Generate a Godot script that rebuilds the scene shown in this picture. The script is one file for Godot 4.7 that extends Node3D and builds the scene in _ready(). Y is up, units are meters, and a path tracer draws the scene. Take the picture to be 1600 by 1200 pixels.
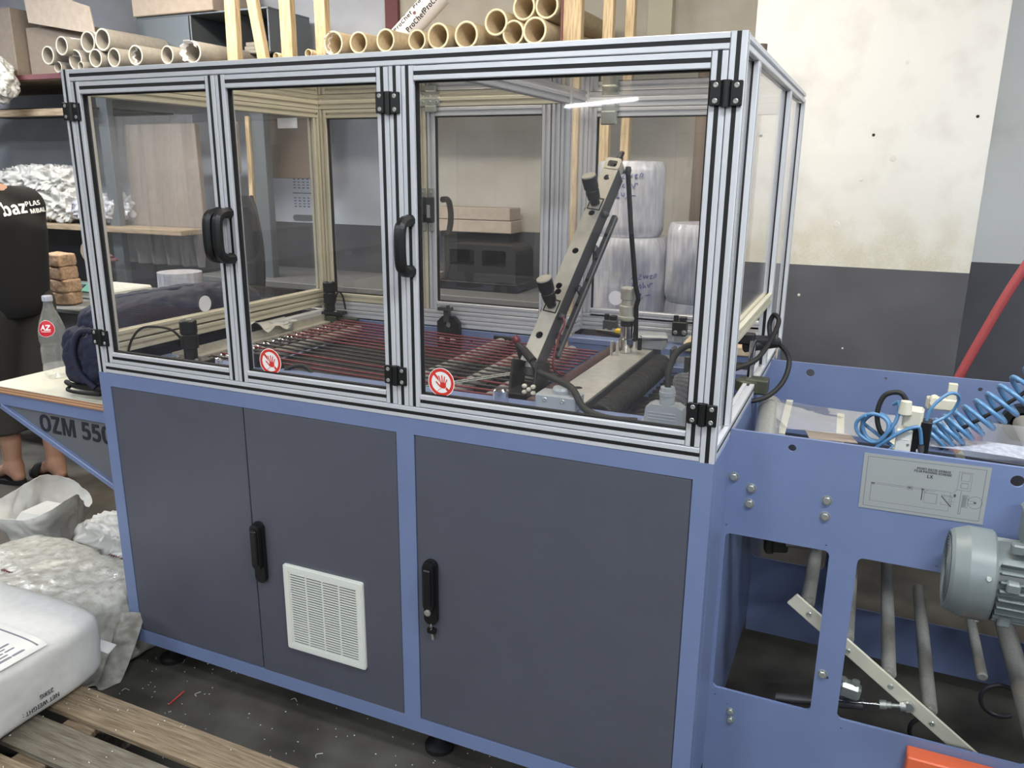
extends Node3D
# A film bag-making machine in a workshop. Metres; x runs along the machine's front (right end = 0), y up, z towards the viewer.

const L := 1.7318      # length of the guarded machine body
const YB := 0.961      # top of the cabinet, bottom of the guard
const YT := 1.766      # top of the guard
const W := 0.03        # aluminium profile
var M := {}
var used := {}
var rng := RandomNumberGenerator.new()

class G:
	var v := PackedVector3Array()
	var n := PackedVector3Array()
	var u := PackedVector2Array()
	func t3(a: Vector3, b: Vector3, c: Vector3, na: Vector3, nb: Vector3, nc: Vector3, ua := Vector2.ZERO, ub := Vector2.ZERO, uc := Vector2.ZERO) -> void:
		v.append(a); v.append(c); v.append(b)
		n.append(na); n.append(nc); n.append(nb)
		u.append(ua); u.append(uc); u.append(ub)
	func tri(a: Vector3, b: Vector3, c: Vector3) -> void:
		var m := (b - a).cross(c - a).normalized()
		t3(a, b, c, m, m, m)
	func quad(a: Vector3, b: Vector3, c: Vector3, d: Vector3) -> void:
		tri(a, b, c); tri(a, c, d)
	func quv(a: Vector3, b: Vector3, c: Vector3, d: Vector3, r := Rect2(0, 0, 1, 1)) -> void:
		# a lower left, b lower right, c upper right, d upper left as seen; the image upright
		var m := (b - a).cross(c - a).normalized()
		var e := r.end
		t3(a, b, c, m, m, m, Vector2(r.position.x, e.y), e, Vector2(e.x, r.position.y))
		t3(a, c, d, m, m, m, Vector2(r.position.x, e.y), Vector2(e.x, r.position.y), r.position)
	func poly(p: Array, out: Vector3) -> void:   # flat convex face, turned towards out
		var m: Vector3 = (p[1] - p[0]).cross(p[2] - p[0])
		var q := p.duplicate()
		if m.dot(out) < 0: q.reverse()
		for i in range(1, q.size() - 1): tri(q[0], q[i], q[i + 1])
	func box(c: Vector3, s: Vector3, b := Basis(), ch := 0.0) -> void:
		var h := s * 0.5
		var k := minf(ch, minf(h.x, minf(h.y, h.z)) * 0.9)
		for ax in 3:
			var a1 := (ax + 1) % 3
			var a2 := (ax + 2) % 3
			for sg in [-1.0, 1.0]:
				var p := []
				for q in [[-1, -1], [1, -1], [1, 1], [-1, 1]]:
					var o := Vector3.ZERO
					o[ax] = sg * h[ax]; o[a1] = q[0] * (h[a1] - k); o[a2] = q[1] * (h[a2] - k)
					p.append(c + b * o)
				var d := Vector3.ZERO
				d[ax] = sg
				poly(p, b * d)
			if k > 0.0:
				for s1 in [-1.0, 1.0]:
					for s2 in [-1.0, 1.0]:
						var p := []
						for e in [-1.0, 1.0]:
							var o := Vector3.ZERO
							o[ax] = e * (h[ax] - k); o[a1] = s1 * h[a1]; o[a2] = s2 * (h[a2] - k)
							p.append(c + b * o)
						for e in [1.0, -1.0]:
							var o := Vector3.ZERO
							o[ax] = e * (h[ax] - k); o[a1] = s1 * (h[a1] - k); o[a2] = s2 * h[a2]
							p.append(c + b * o)
						var d := Vector3.ZERO
						d[a1] = s1; d[a2] = s2
						poly(p, b * d)
		if k > 0.0:
			for s0 in [-1.0, 1.0]:
				for s1 in [-1.0, 1.0]:
					for s2 in [-1.0, 1.0]:
						var sg := Vector3(s0, s1, s2)
						poly([c + b * (sg * Vector3(h.x, h.y - k, h.z - k)), c + b * (sg * Vector3(h.x - k, h.y, h.z - k)), c + b * (sg * Vector3(h.x - k, h.y - k, h.z))], b * sg)
	func prism(p: PackedVector2Array, t: Transform3D, z0: float, z1: float) -> void:   # outline in the plane of t's x and y, thickness along its z
		var q := p.duplicate()
		if Geometry2D.is_polygon_clockwise(q): q.reverse()
		var area := 0.0
		for i in q.size(): area += q[i].cross(q[(i + 1) % q.size()])
		if area < 0: q.reverse()
		var ix := Geometry2D.triangulate_polygon(q)
		for i in range(0, ix.size(), 3):
			var a := q[ix[i]]
			var b := q[ix[i + 1]]
			var c := q[ix[i + 2]]
			for s in [z0, z1]:
				poly([t * Vector3(a.x, a.y, s), t * Vector3(b.x, b.y, s), t * Vector3(c.x, c.y, s)], t.basis.z * (1.0 if s == z1 else -1.0))
		for i in q.size():
			var a := q[i]
			var b := q[(i + 1) % q.size()]
			var o := t.basis * Vector3(b.y - a.y, a.x - b.x, 0)
			poly([t * Vector3(a.x, a.y, z0), t * Vector3(b.x, b.y, z0), t * Vector3(b.x, b.y, z1), t * Vector3(a.x, a.y, z1)], o)
	func plate(outer: PackedVector2Array, holes: Array, t: Transform3D, z0: float, z1: float) -> void:   # a plate with holes right through
		var xs := []
		for p in outer: xs.append(p.x)
		var lo: float = xs.min()
		var hi: float = xs.max()
		var cuts := [lo - 1.0, hi + 1.0]
		for h in holes:
			var hx := []
			for p in h: hx.append(p.x)
			cuts.append((hx.min() + hx.max()) * 0.5)
		cuts.sort()
		for i in cuts.size() - 1:
			if cuts[i + 1] - cuts[i] < 1e-5: continue
			var strip := PackedVector2Array([Vector2(cuts[i], -9), Vector2(cuts[i + 1], -9), Vector2(cuts[i + 1], 9), Vector2(cuts[i], 9)])
			var pieces: Array = Geometry2D.intersect_polygons(outer, strip)
			for h in holes:
				var nxt := []
				for pc in pieces: nxt.append_array(Geometry2D.clip_polygons(pc, h))
				pieces = nxt
			for pc in pieces:
				var ix := Geometry2D.triangulate_polygon(pc)
				for k in range(0, ix.size(), 3):
					for s in [z0, z1]:
						poly([t * Vector3(pc[ix[k]].x, pc[ix[k]].y, s), t * Vector3(pc[ix[k + 1]].x, pc[ix[k + 1]].y, s), t * Vector3(pc[ix[k + 2]].x, pc[ix[k + 2]].y, s)], t.basis.z * (1.0 if s == z1 else -1.0))
		var rings := [outer]
		rings.append_array(holes)
		for r in rings.size():
			var q: PackedVector2Array = rings[r].duplicate()
			var area := 0.0
			for i in q.size(): area += q[i].cross(q[(i + 1) % q.size()])
			if (area < 0) == (r == 0): q.reverse()
			for i in q.size():
				var a := q[i]
				var b := q[(i + 1) % q.size()]
				poly([t * Vector3(a.x, a.y, z0), t * Vector3(b.x, b.y, z0), t * Vector3(b.x, b.y, z1), t * Vector3(a.x, a.y, z1)], t.basis * Vector3(b.y - a.y, a.x - b.x, 0))
	func tube(pts: Array, r, sides := 10, caps := true) -> void:   # r: a number, or one radius per point
		var k := pts.size()
		var t := []
		for i in k: t.append((pts[mini(i + 1, k - 1)] - pts[maxi(i - 1, 0)]).normalized())
		var up := Vector3.UP if absf(t[0].y) < 0.9 else Vector3.RIGHT
		var x: Vector3 = up.cross(t[0]).normalized()
		var rings := []
		var nrm := []
		for i in k:
			x = (x - t[i] * x.dot(t[i])).normalized()
			var y: Vector3 = t[i].cross(x)
			var ring := []
			var nr := []
			var rr: float = r[i] if r is Array else r
			for j in sides:
				var a := TAU * j / sides
				var d: Vector3 = x * cos(a) + y * sin(a)
				nr.append(d); ring.append(pts[i] + d * rr)
			rings.append(ring); nrm.append(nr)
		for i in k - 1:
			for j in sides:
				var j2 := (j + 1) % sides
				t3(rings[i][j], rings[i][j2], rings[i + 1][j2], nrm[i][j], nrm[i][j2], nrm[i + 1][j2])
				t3(rings[i][j], rings[i + 1][j2], rings[i + 1][j], nrm[i][j], nrm[i + 1][j2], nrm[i + 1][j])
		if caps:
			poly(rings[0], -t[0]); poly(rings[k - 1], t[k - 1])
	func cyl(a: Vector3, b: Vector3, r: float, sides := 20, r2 := -1.0) -> void:
		tube([a, b], [r, r if r2 < 0 else r2], sides)
	func lathe(prof: Array, o: Vector3, axis: Vector3, sides := 24, smooth := false) -> void:   # prof: Vector2(radius, along the axis)
		var z := axis.normalized()
		var x := (Vector3.UP if absf(z.y) < 0.9 else Vector3.RIGHT).cross(z).normalized()
		var y := z.cross(x)
		var nn := []
		for i in prof.size() - 1:
			var d: Vector2 = prof[i + 1] - prof[i]
			nn.append(Vector2(d.y, -d.x).normalized())
		for i in prof.size() - 1:
			var p: Vector2 = prof[i]
			var q: Vector2 = prof[i + 1]
			var n0: Vector2 = nn[i]
			var n1: Vector2 = nn[i]
			if smooth:
				n0 = (nn[i] + nn[maxi(i - 1, 0)]).normalized()
				n1 = (nn[i] + nn[mini(i + 1, nn.size() - 1)]).normalized()
			for j in sides:
				var a0 := TAU * j / sides
				var a1 := TAU * (j + 1) / sides
				var d0 := x * cos(a0) + y * sin(a0)
				var d1 := x * cos(a1) + y * sin(a1)
				var A := o + d0 * p.x + z * p.y
				var B := o + d1 * p.x + z * p.y
				var C := o + d1 * q.x + z * q.y
				var D := o + d0 * q.x + z * q.y
				var u0 := Vector2(float(j) / sides, float(i) / prof.size())
				var u1 := Vector2(float(j + 1) / sides, float(i + 1) / prof.size())
				if p.x > 1e-6: t3(A, B, C, d0 * n0.x + z * n0.y, d1 * n0.x + z * n0.y, d1 * n1.x + z * n1.y, u0, Vector2(u1.x, u0.y), u1)
				if q.x > 1e-6: t3(A, C, D, d0 * n0.x + z * n0.y, d1 * n1.x + z * n1.y, d0 * n1.x + z * n1.y, u0, u1, Vector2(u0.x, u1.y))
	func grid(nu: int, nv: int, f: Callable, flip := false) -> void:   # smooth surface f(u, v)
		var p := []
		for j in nv + 1:
			for i in nu + 1: p.append(f.call(float(i) / nu, float(j) / nv))
		var w := nu + 1
		var q := []
		for j in nv + 1:
			for i in w:
				var du: Vector3 = p[j * w + mini(i + 1, nu)] - p[j * w + maxi(i - 1, 0)]
				var dv: Vector3 = p[mini(j + 1, nv) * w + i] - p[maxi(j - 1, 0) * w + i]
				var m := du.cross(dv).normalized()
				q.append(-m if flip else m)
		for j in nv:
			for i in nu:
				var a := j * w + i
				var b := a + 1
				var c := a + w + 1
				var d := a + w
				var ua := Vector2(float(i) / nu, float(j) / nv)
				var uc := Vector2(float(i + 1) / nu, float(j + 1) / nv)
				if flip:
					t3(p[a], p[c], p[b], q[a], q[c], q[b], ua, uc, Vector2(uc.x, ua.y)); t3(p[a], p[d], p[c], q[a], q[d], q[c], ua, Vector2(ua.x, uc.y), uc)
				else:
					t3(p[a], p[b], p[c], q[a], q[b], q[c], ua, Vector2(uc.x, ua.y), uc); t3(p[a], p[c], p[d], q[a], q[c], q[d], ua, uc, Vector2(ua.x, uc.y))
	func sheet(nu: int, nv: int, f: Callable, th: float) -> void:   # a sheet with thickness: two faces and its rim
		var e := 0.002
		var g := func(a: float, b: float) -> Vector3:
			var du: Vector3 = f.call(minf(a + e, 1), b) - f.call(maxf(a - e, 0), b)
			var dv: Vector3 = f.call(a, minf(b + e, 1)) - f.call(a, maxf(b - e, 0))
			return f.call(a, b) - du.cross(dv).normalized() * th
		grid(nu, nv, f); grid(nu, nv, g, true)
		for k in 4:
			var cnt := nu if k < 2 else nv
			for i in cnt:
				var s0 := float(i) / cnt
				var s1 := float(i + 1) / cnt
				var a := Vector2(s0, k) if k < 2 else Vector2(k - 2, s0)
				var b := Vector2(s1, k) if k < 2 else Vector2(k - 2, s1)
				if k == 0 or k == 3: quad(g.call(a.x, a.y), g.call(b.x, b.y), f.call(b.x, b.y), f.call(a.x, a.y))
				else: quad(f.call(a.x, a.y), f.call(b.x, b.y), g.call(b.x, b.y), g.call(a.x, a.y))
	func blob(c: Vector3, h: Vector3, e: float, b := Basis(), amp := 0.0, fr := 8.0, sd := 1, seg := 28, fold := 0.0) -> void:
		# a rounded box (superellipsoid), its surface pushed about by noise; six patches, so no poles
		var no := FastNoiseLite.new()
		no.seed = sd; no.frequency = fr; no.noise_type = FastNoiseLite.TYPE_SIMPLEX; no.fractal_octaves = 3
		var k := 2.0 / e
		var n2 := maxi(6, seg * 2 / 3)
		var f := func(d: Vector3) -> Vector3:
			var s := pow(pow(absf(d.x), k) + pow(absf(d.y), k) + pow(absf(d.z), k), -1.0 / k)
			var q := d * s * h
			var m := 0.0
			if amp > 0.0:
				m = no.get_noise_3dv(q)
				if fold > 0: m = lerpf(m, 0.5 - absf(no.get_noise_3dv(q * 1.7 + Vector3(5, 1, 2))) * 3.0, fold)
			return c + b * (q + d.normalized() * m * amp)
		for ax in 3:
			for sg in [-1.0, 1.0]:
				var u0 := Vector3.ZERO
				var u1 := Vector3.ZERO
				var u2 := Vector3.ZERO
				u0[ax] = sg; u1[(ax + 1) % 3] = 1; u2[(ax + 2) % 3] = sg
				var p := []
				var q := []
				for y in n2 + 1:
					for x in n2 + 1:
						var a := tan((float(x) / n2 - .5) * PI / 2)
						var g := tan((float(y) / n2 - .5) * PI / 2)
						var w := .5 / n2
						p.append(f.call(u0 + u1 * a + u2 * g))
						q.append((f.call(u0 + u1 * (a + w) + u2 * g) - f.call(u0 + u1 * (a - w) + u2 * g)).cross(f.call(u0 + u1 * a + u2 * (g + w)) - f.call(u0 + u1 * a + u2 * (g - w))).normalized())
				for y in n2:
					for x in n2:
						var i := y * (n2 + 1) + x
						var r := i + n2 + 1
						t3(p[i], p[i + 1], p[r + 1], q[i], q[i + 1], q[r + 1]); t3(p[i], p[r + 1], p[r], q[i], q[r + 1], q[r])
	func mesh(m: ArrayMesh = null, mat: Material = null) -> ArrayMesh:
		if m == null: m = ArrayMesh.new()
		var a := []
		a.resize(Mesh.ARRAY_MAX)
		a[Mesh.ARRAY_VERTEX] = v; a[Mesh.ARRAY_NORMAL] = n; a[Mesh.ARRAY_TEX_UV] = u
		m.add_surface_from_arrays(Mesh.PRIMITIVE_TRIANGLES, a)
		if mat: m.surface_set_material(m.get_surface_count() - 1, mat)
		return m

# ---------------------------------------------------------------- names, things, parts
func numbered(s: String) -> String:
	used[s] = used.get(s, 0) + 1
	return s if used[s] == 1 else "%s_%03d" % [s, used[s] - 1]

func tag(o: Node3D, label: String, category: String, group := "", kind := "") -> Node3D:
	if label: o.set_meta("label", label)
	if category: o.set_meta("category", category)
	if group: o.set_meta("group", group)
	if kind: o.set_meta("kind", kind)
	return o

func thing(called: String, label: String, category: String, at := Vector3.ZERO, group := "") -> Node3D:
	var o := Node3D.new()
	o.name = numbered(called)
	add_child(o)
	o.position = at
	return tag(o, label, category, group)

# a part: shapes are given in the scene's own coordinates; the part is set back by its thing's place
func part(parent: Node3D, called: String, layers: Array, label := "") -> MeshInstance3D:
	var m := ArrayMesh.new()
	for i in range(0, layers.size(), 2):
		if layers[i].v.size(): layers[i].mesh(m, layers[i + 1])
	var o := MeshInstance3D.new()
	o.mesh = m
	o.cast_shadow = GeometryInstance3D.SHADOW_CASTING_SETTING_ON
	var k := 0
	for c in parent.get_children():
		if str(c.name) == called or str(c.name).begins_with(called + "_0"): k += 1
	o.name = called if k == 0 else "%s_%03d" % [called, k]
	parent.add_child(o, true)
	if parent != self and parent.get_parent() == self: o.position = -parent.position
	if label: o.set_meta("label", label)
	return o

func single(called: String, layers: Array, label: String, category: String, group := "") -> MeshInstance3D:
	var o := part(self, "tmp", layers)
	o.name = numbered(called)
	tag(o, label, category, group)
	return o

func struct(called: String, layers: Array) -> MeshInstance3D:
	var o := part(self, "tmp", layers)
	o.name = called
	o.set_meta("kind", "structure")
	return o

# ---------------------------------------------------------------- materials
func noise_tex(fr: float, cols: Array, offs: Array, oct := 4, sd := 1, type := FastNoiseLite.TYPE_SIMPLEX_SMOOTH, size := 512) -> NoiseTexture2D:
	var no := FastNoiseLite.new()
	no.seed = sd; no.frequency = fr; no.fractal_octaves = oct; no.noise_type = type
	var t := NoiseTexture2D.new()
	t.width = size; t.height = size; t.seamless = true; t.noise = no
	var g := Gradient.new()
	g.colors = PackedColorArray(cols); g.offsets = PackedFloat32Array(offs)
	t.color_ramp = g
	return t

func mat(key: String, c: Color, rough := 0.6, metal := 0.0, spec := 0.5) -> StandardMaterial3D:
	var m := StandardMaterial3D.new()
	m.resource_name = key
	m.albedo_color = c; m.roughness = rough; m.metallic = metal; m.metallic_specular = spec
	m.cull_mode = BaseMaterial3D.CULL_DISABLED
	M[key] = m
	return m

func tri_tex(m: StandardMaterial3D, t: Texture2D, sc: float, world := true) -> StandardMaterial3D:
	m.albedo_texture = t
	m.uv1_triplanar = true; m.uv1_world_triplanar = world
	m.uv1_scale = Vector3.ONE * sc
	return m

func bump(m: StandardMaterial3D, t: Texture2D, cm: float) -> void:
	m.heightmap_enabled = true; m.heightmap_texture = t; m.heightmap_scale = cm

func pane(key: String, c: Color) -> void:
	var m := mat(key, c, 0.02)
	m.transparency = BaseMaterial3D.TRANSPARENCY_ALPHA
func materials() -> void:
	var fine := noise_tex(0.03, [Color(.965, .965, .965), Color.WHITE], [0.1, 0.9], 5, 3)
	var grey := noise_tex(0.02, [Color.BLACK, Color.WHITE], [0.2, 0.8], 5, 9)
	var grain := noise_tex(0.09, [Color.BLACK, Color.WHITE], [0.25, 0.75], 4, 19)
	tri_tex(mat("blue", Color(.445, .505, .65), .38), noise_tex(.012, [Color(.97, .97, .98), Color.WHITE], [.1, .9], 3, 4), 1.3)
	bump(M.blue, grain, .006)
	tri_tex(mat("door_grey", Color(.325, .335, .375), .42), noise_tex(.012, [Color(.97, .97, .97), Color.WHITE], [.1, .9], 3, 5), 1.1)
	bump(M.door_grey, grain, .008)
	mat("alu", Color(.82, .83, .85), .36, .25)
	mat("alu_warm", Color(.82, .8, .72), .4, .2)
	mat("strip", Color(.06, .062, .068), .55)
	mat("black", Color(.055, .057, .065), .45)
	mat("black_matt", Color(.045, .045, .05), .75)
	mat("rubber", Color(.075, .075, .08), .6)
	tri_tex(mat("steel", Color(.78, .77, .73), .28, .3), noise_tex(.02, [Color(.9, .895, .88), Color.WHITE], [.1, .9], 5, 6), 3.0)
	tri_tex(mat("steel_dark", Color(.3, .3, .31), .42, .3), fine, 4.0)
	tri_tex(mat("chrome", Color(.86, .86, .87), .12, 1.0), fine, 6.0)
	mat("zinc", Color(.72, .74, .72), .32, .7)
	tri_tex(mat("roller", Color(.66, .66, .64), .36, .3), noise_tex(.03, [Color(.88, .88, .87), Color.WHITE], [.1, .9], 4, 7), 5.0)
	mat("white_plastic", Color(.86, .87, .84), .5)
	mat("cream", Color(.8, .79, .72), .5)
	mat("motor", Color(.43, .465, .47), .42)
	mat("casting", Color(.63, .65, .66), .4, .2)
	pane("glass", Color(.5, .5, .52, .025))
	pane("glass_back", Color(.45, .45, .46, .05))
	pane("roof_sheet", Color(.2, .2, .21, .3))
	pane("film", Color(.9, .9, .92, .07))
	pane("bottle_clear", Color(.9, .92, .92, .12))
	tri_tex(mat("wall_paint", Color(.84, .845, .82), .8), noise_tex(.008, [Color(.92, .915, .9), Color(.98, .98, .97), Color.WHITE], [.1, .4, .9], 5, 11), .35)
	bump(M.wall_paint, grey, .12)
	tri_tex(mat("wall_dark", Color(.34, .345, .37), .6), noise_tex(.01, [Color(.9, .9, .91), Color.WHITE], [.1, .9], 5, 12), .5)
	bump(M.wall_dark, grey, .12)
	tri_tex(mat("wall_beige", Color(.81, .80, .77), .8), noise_tex(.012, [Color(.93, .92, .9), Color.WHITE], [.1, .9], 5, 13), .5)
	tri_tex(mat("wall_blue", Color(.8, .83, .88), .8), noise_tex(.012, [Color(.94, .94, .95), Color.WHITE], [.1, .9], 5, 14), .5)
	tri_tex(mat("concrete", Color(.345, .335, .315), .75), noise_tex(.012, [Color(.66, .65, .63), Color(.84, .83, .82), Color(1, 1, .98)], [.1, .5, .9], 6, 15), .55)
	bump(M.concrete, grey, .2)
	mat("ceiling_paint", Color(.42, .42, .43), .85)
	var wood := noise_tex(.02, [Color(.8, .77, .72), Color(.92, .9, .87), Color(1, .99, .97)], [.15, .5, .85], 5, 16)
	tri_tex(mat("timber", Color(.83, .76, .64), .75), wood, 1.0)
	M.timber.uv1_scale = Vector3(6, .6, 6)
	tri_tex(mat("pallet_wood", Color(.56, .5, .42), .82), wood, 1.0)
	M.pallet_wood.uv1_scale = Vector3(.7, 6, 8)
	tri_tex(mat("pallet_grey", Color(.46, .44, .4), .85), wood, 1.0)
	M.pallet_grey.uv1_scale = Vector3(.8, 5, 7)
	bump(M.pallet_wood, grey, .2); bump(M.pallet_grey, grey, .2)
	tri_tex(mat("shelf_wood", Color(.68, .62, .54), .75), wood, 1.0)
	M.shelf_wood.uv1_scale = Vector3(.5, 5, 5)
	mat("maroon", Color(.47, .3, .32), .7)
	tri_tex(mat("card", Color(.57, .525, .48), .85), noise_tex(.02, [Color(.95, .945, .94), Color.WHITE], [.2, .8], 4, 17), 1.5)
	tri_tex(mat("card_pale", Color(.76, .71, .66), .85), noise_tex(.02, [Color(.95, .945, .94), Color.WHITE], [.2, .8], 4, 18), 1.5)
	tri_tex(mat("kraft", Color(.7, .6, .5), .8), noise_tex(.03, [Color(.84, .82, .8), Color.WHITE], [.3, .7], 4, 20), 3.0)
	tri_tex(mat("core", Color(.83, .77, .66), .8), noise_tex(.02, [Color(.92, .9, .87), Color.WHITE], [.2, .8], 4, 21), 3.0)
	tri_tex(mat("core_grey", Color(.66, .645, .62), .8), noise_tex(.02, [Color(.93, .92, .91), Color.WHITE], [.2, .8], 4, 22), 3.0)
	mat("core_end", Color(.9, .86, .74), .85)
	mat("core_end_grey", Color(.78, .77, .72), .85)
	tri_tex(mat("sack", Color(.8, .8, .79), .55), noise_tex(.02, [Color(.965, .965, .96), Color.WHITE], [.1, .9], 4, 23), 3.0)
	M.sack.backlight_enabled = true; M.sack.backlight = Color(.2, .2, .2)
	tri_tex(mat("bale", Color(.76, .755, .73), .3), noise_tex(.02, [Color(.8, .79, .76), Color(.95, .95, .94), Color.WHITE], [.15, .5, .85], 5, 24), 2.2)
	bump(M.bale, grey, .22)
	tri_tex(mat("wrap", Color(.72, .71, .69), .25), noise_tex(.02, [Color(.78, .77, .74), Color.WHITE], [.3, .7], 5, 25), 2.4)
	tri_tex(mat("film_roll", Color(.8, .81, .84), .3), noise_tex(.01, [Color(.84, .85, .9), Color.WHITE], [.3, .7], 4, 26), 2.0)
	M.film_roll.uv1_scale = Vector3(9, 1.2, 9)
	M.film_roll.clearcoat_enabled = true; M.film_roll.clearcoat = .6; M.film_roll.clearcoat_roughness = .15
	tri_tex(mat("laminate", Color(.9, .89, .82), .35), fine, 2.0)
	mat("ply", Color(.62, .45, .33), .75)
	mat("ply_pale", Color(.78, .62, .48), .75)
	mat("cord_red", Color(.42, .13, .17), .45)
	mat("cord_dark", Color(.14, .12, .13), .5)
	mat("brown_roller", Color(.3, .22, .21), .7)
	mat("navy", Color(.13, .145, .23), .8)
	mat("navy_light", Color(.2, .215, .32), .75)
	mat("shirt", Color(.062, .065, .08), .9)
	mat("shorts", Color(.2, .197, .185), .9)
	mat("skin", Color(.66, .51, .43), .55)
	M.skin.subsurf_scatter_enabled = true; M.skin.subsurf_scatter_strength = .08
	mat("hair", Color(.08, .07, .06), .6)
	mat("print_white", Color(.93, .93, .93), .7)
	mat("print_dark", Color(.13, .14, .18), .6)
	mat("ink", Color(.32, .28, .62), .6)
	mat("hose_blue", Color(.32, .51, .68), .28)
	M.hose_blue.clearcoat_enabled = true; M.hose_blue.clearcoat = .5
	mat("hose_red", Color(.6, .26, .27), .5)
	mat("orange", Color(.86, .41, .26), .45)
	mat("paper", Color(.9, .9, .92), .8)
	mat("teal", Color(.3, .5, .44), .5)
	mat("card_dark", Color(.4, .35, .31), .85)
	mat("panel_grey", Color(.40, .41, .43), .5)
	mat("desk_grey", Color(.42, .43, .44), .55)
	mat("dark_metal", Color(.15, .155, .17), .5, .2)
	mat("bronze", Color(.27, .29, .24), .5, .3)
	mat("red_tool", Color(.72, .14, .14), .45)
	mat("yellow", Color(.92, .75, .12), .4)
	mat("cabinet_steel", Color(.44, .47, .5), .4, .4)
	mat("plaster", Color(.8, .8, .78), .9)
	mat("flake", Color(.88, .88, .86), .6)
	var e := mat("lamp_glow", Color(.95, .96, 1), .6)
	e.emission_enabled = true; e.emission = Color(1, .98, .95); e.emission_energy_multiplier = 14.0
	mat("lamp_body", Color(.85, .85, .85), .5)
	M.wall_paint.albedo_color = Color(.83, .84, .84)
	# the pier's face: chalky paint, yellowed and speckled just above the dado
	var no := FastNoiseLite.new()
	no.seed = 77; no.frequency = .012; no.fractal_octaves = 5
	var im := Image.create(384, 768, false, Image.FORMAT_RGBA8)
	var sp := RandomNumberGenerator.new()
	sp.seed = 3
	for y in 768:
		var low := smoothstep(.84, 1.0, y / 768.0)
		for x in 384:
			var n := no.get_noise_2d(x, y)
			var g := sp.randf()
			var c := Color(.84, .845, .838).lerp(Color(.79, .79, .78), clampf(n * 1.2, 0, 1))
			var k := low * (.35 + .65 * g) * clampf(.8 + n, 0, 1)
			im.set_pixel(x, y, c.lerp(Color(.74, .725, .64), k))
	printed("pier_paint", im, .8)
# ---------------------------------------------------------------- pieces used again and again
func outline(h: float, s: float, d: float) -> PackedVector2Array:   # cross-section of slotted aluminium profile
	var p := PackedVector2Array()
	var c := 0.0015
	for k in 4:
		var r := Transform2D(k * PI / 2, Vector2.ZERO)
		for q in [Vector2(-h + c, -h), Vector2(-s, -h), Vector2(-s, -h + d), Vector2(s, -h + d), Vector2(s, -h), Vector2(h - c, -h)]:
			p.append(r * q)
	return p

# a length of slotted profile from a to b; cover: faces (0 = -y, 1 = +x, 2 = +y, 3 = -x of the section) that carry a black strip
func bar(g: G, gs: G, a: Vector3, b: Vector3, cover := [], x := Vector3.ZERO, wd := W) -> void:
	var z := (b - a).normalized()
	if x == Vector3.ZERO: x = Vector3.RIGHT if absf(z.x) < 0.9 else Vector3.BACK
	var y := z.cross(x).normalized()
	var t := Transform3D(Basis(x, y, z), a)
	var h := wd / 2 - 0.0004
	g.prism(outline(h, 0.0043, 0.006), t, 0, a.distance_to(b))
	for k in cover:
		var d: Vector3 = [-y, x, y, -x][k]
		var w: Vector3 = z.cross(d)
		gs.box((a + b) / 2 + d * (h - 0.0022), Vector3(0.0084, a.distance_to(b) - 0.0006, 0.003), Basis(w, z, d))

func screw(g: G, at: Vector3, dir: Vector3, r := 0.004, hgt := 0.002) -> void:
	g.lathe([Vector2(0, hgt * .3), Vector2(r * .38, hgt * .3), Vector2(r * .45, hgt), Vector2(r * .8, hgt), Vector2(r, hgt * .4), Vector2(r, 0)].map(func(p): return Vector2(p.x, p.y)), at, dir, 14)

func bolt(g: G, at: Vector3, dir: Vector3, r := 0.008, hgt := 0.006) -> void:
	g.lathe([Vector2(r * 1.25, 0), Vector2(r * 1.25, .0012), Vector2(r * 1.02, .0012)], at, dir, 18)
	g.lathe([Vector2(r, 0), Vector2(r, hgt * .8), Vector2(r * .8, hgt), Vector2(0, hgt)], at, dir, 6)

func rrect(x0: float, y0: float, x1: float, y1: float, r: float, k := 4) -> PackedVector2Array:
	var p := PackedVector2Array()
	for c in [[x1 - r, y0 + r, -PI / 2], [x1 - r, y1 - r, 0.0], [x0 + r, y1 - r, PI / 2], [x0 + r, y0 + r, PI]]:
		for i in k + 1:
			var a: float = c[2] + PI / 2 * i / k
			p.append(Vector2(c[0] + r * cos(a), c[1] + r * sin(a)))
	return p

func circle(x: float, y: float, r: float, k := 18) -> PackedVector2Array:
	var p := PackedVector2Array()
	for i in k: p.append(Vector2(x + r * cos(TAU * i / k), y + r * sin(TAU * i / k)))
	return p

# flat lettering bent onto a surface: place(x, y) gives [point, outward normal]
func letters(g: G, txt: String, size: float, place: Callable, bold := false, font := "Droid Sans", italic := false, thick := 0.0012) -> void:
	var f := SystemFont.new()
	f.font_names = PackedStringArray([font])
	f.font_weight = 700 if bold else 400
	f.font_italic = italic
	var t := TextMesh.new()
	t.font = f; t.text = txt; t.font_size = 48; t.pixel_size = size / 48.0; t.depth = thick * 2; t.curve_step = 2.0
	var a := t.get_mesh_arrays()
	var vs: PackedVector3Array = a[Mesh.ARRAY_VERTEX]
	var ix: PackedInt32Array = a[Mesh.ARRAY_INDEX] if a[Mesh.ARRAY_INDEX] != null else PackedInt32Array(range(vs.size()))
	var q := []
	for p in vs:
		var s: Array = place.call(p.x, p.y)
		q.append(s[0] + s[1] * (p.z + thick * .6))
	for i in range(0, ix.size(), 3): g.tri(q[ix[i]], q[ix[i + 2]], q[ix[i + 1]])

func flat(at: Vector3, x: Vector3, y: Vector3) -> Callable:
	var n := x.cross(y).normalized()
	return func(a: float, b: float) -> Array: return [at + x * a + y * b, n]

func dist_seg(p: Vector2, a: Vector2, b: Vector2) -> float:
	var d := b - a
	var t := clampf((p - a).dot(d) / maxf(d.length_squared(), 1e-9), 0, 1)
	return p.distance_to(a + d * t)

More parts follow.
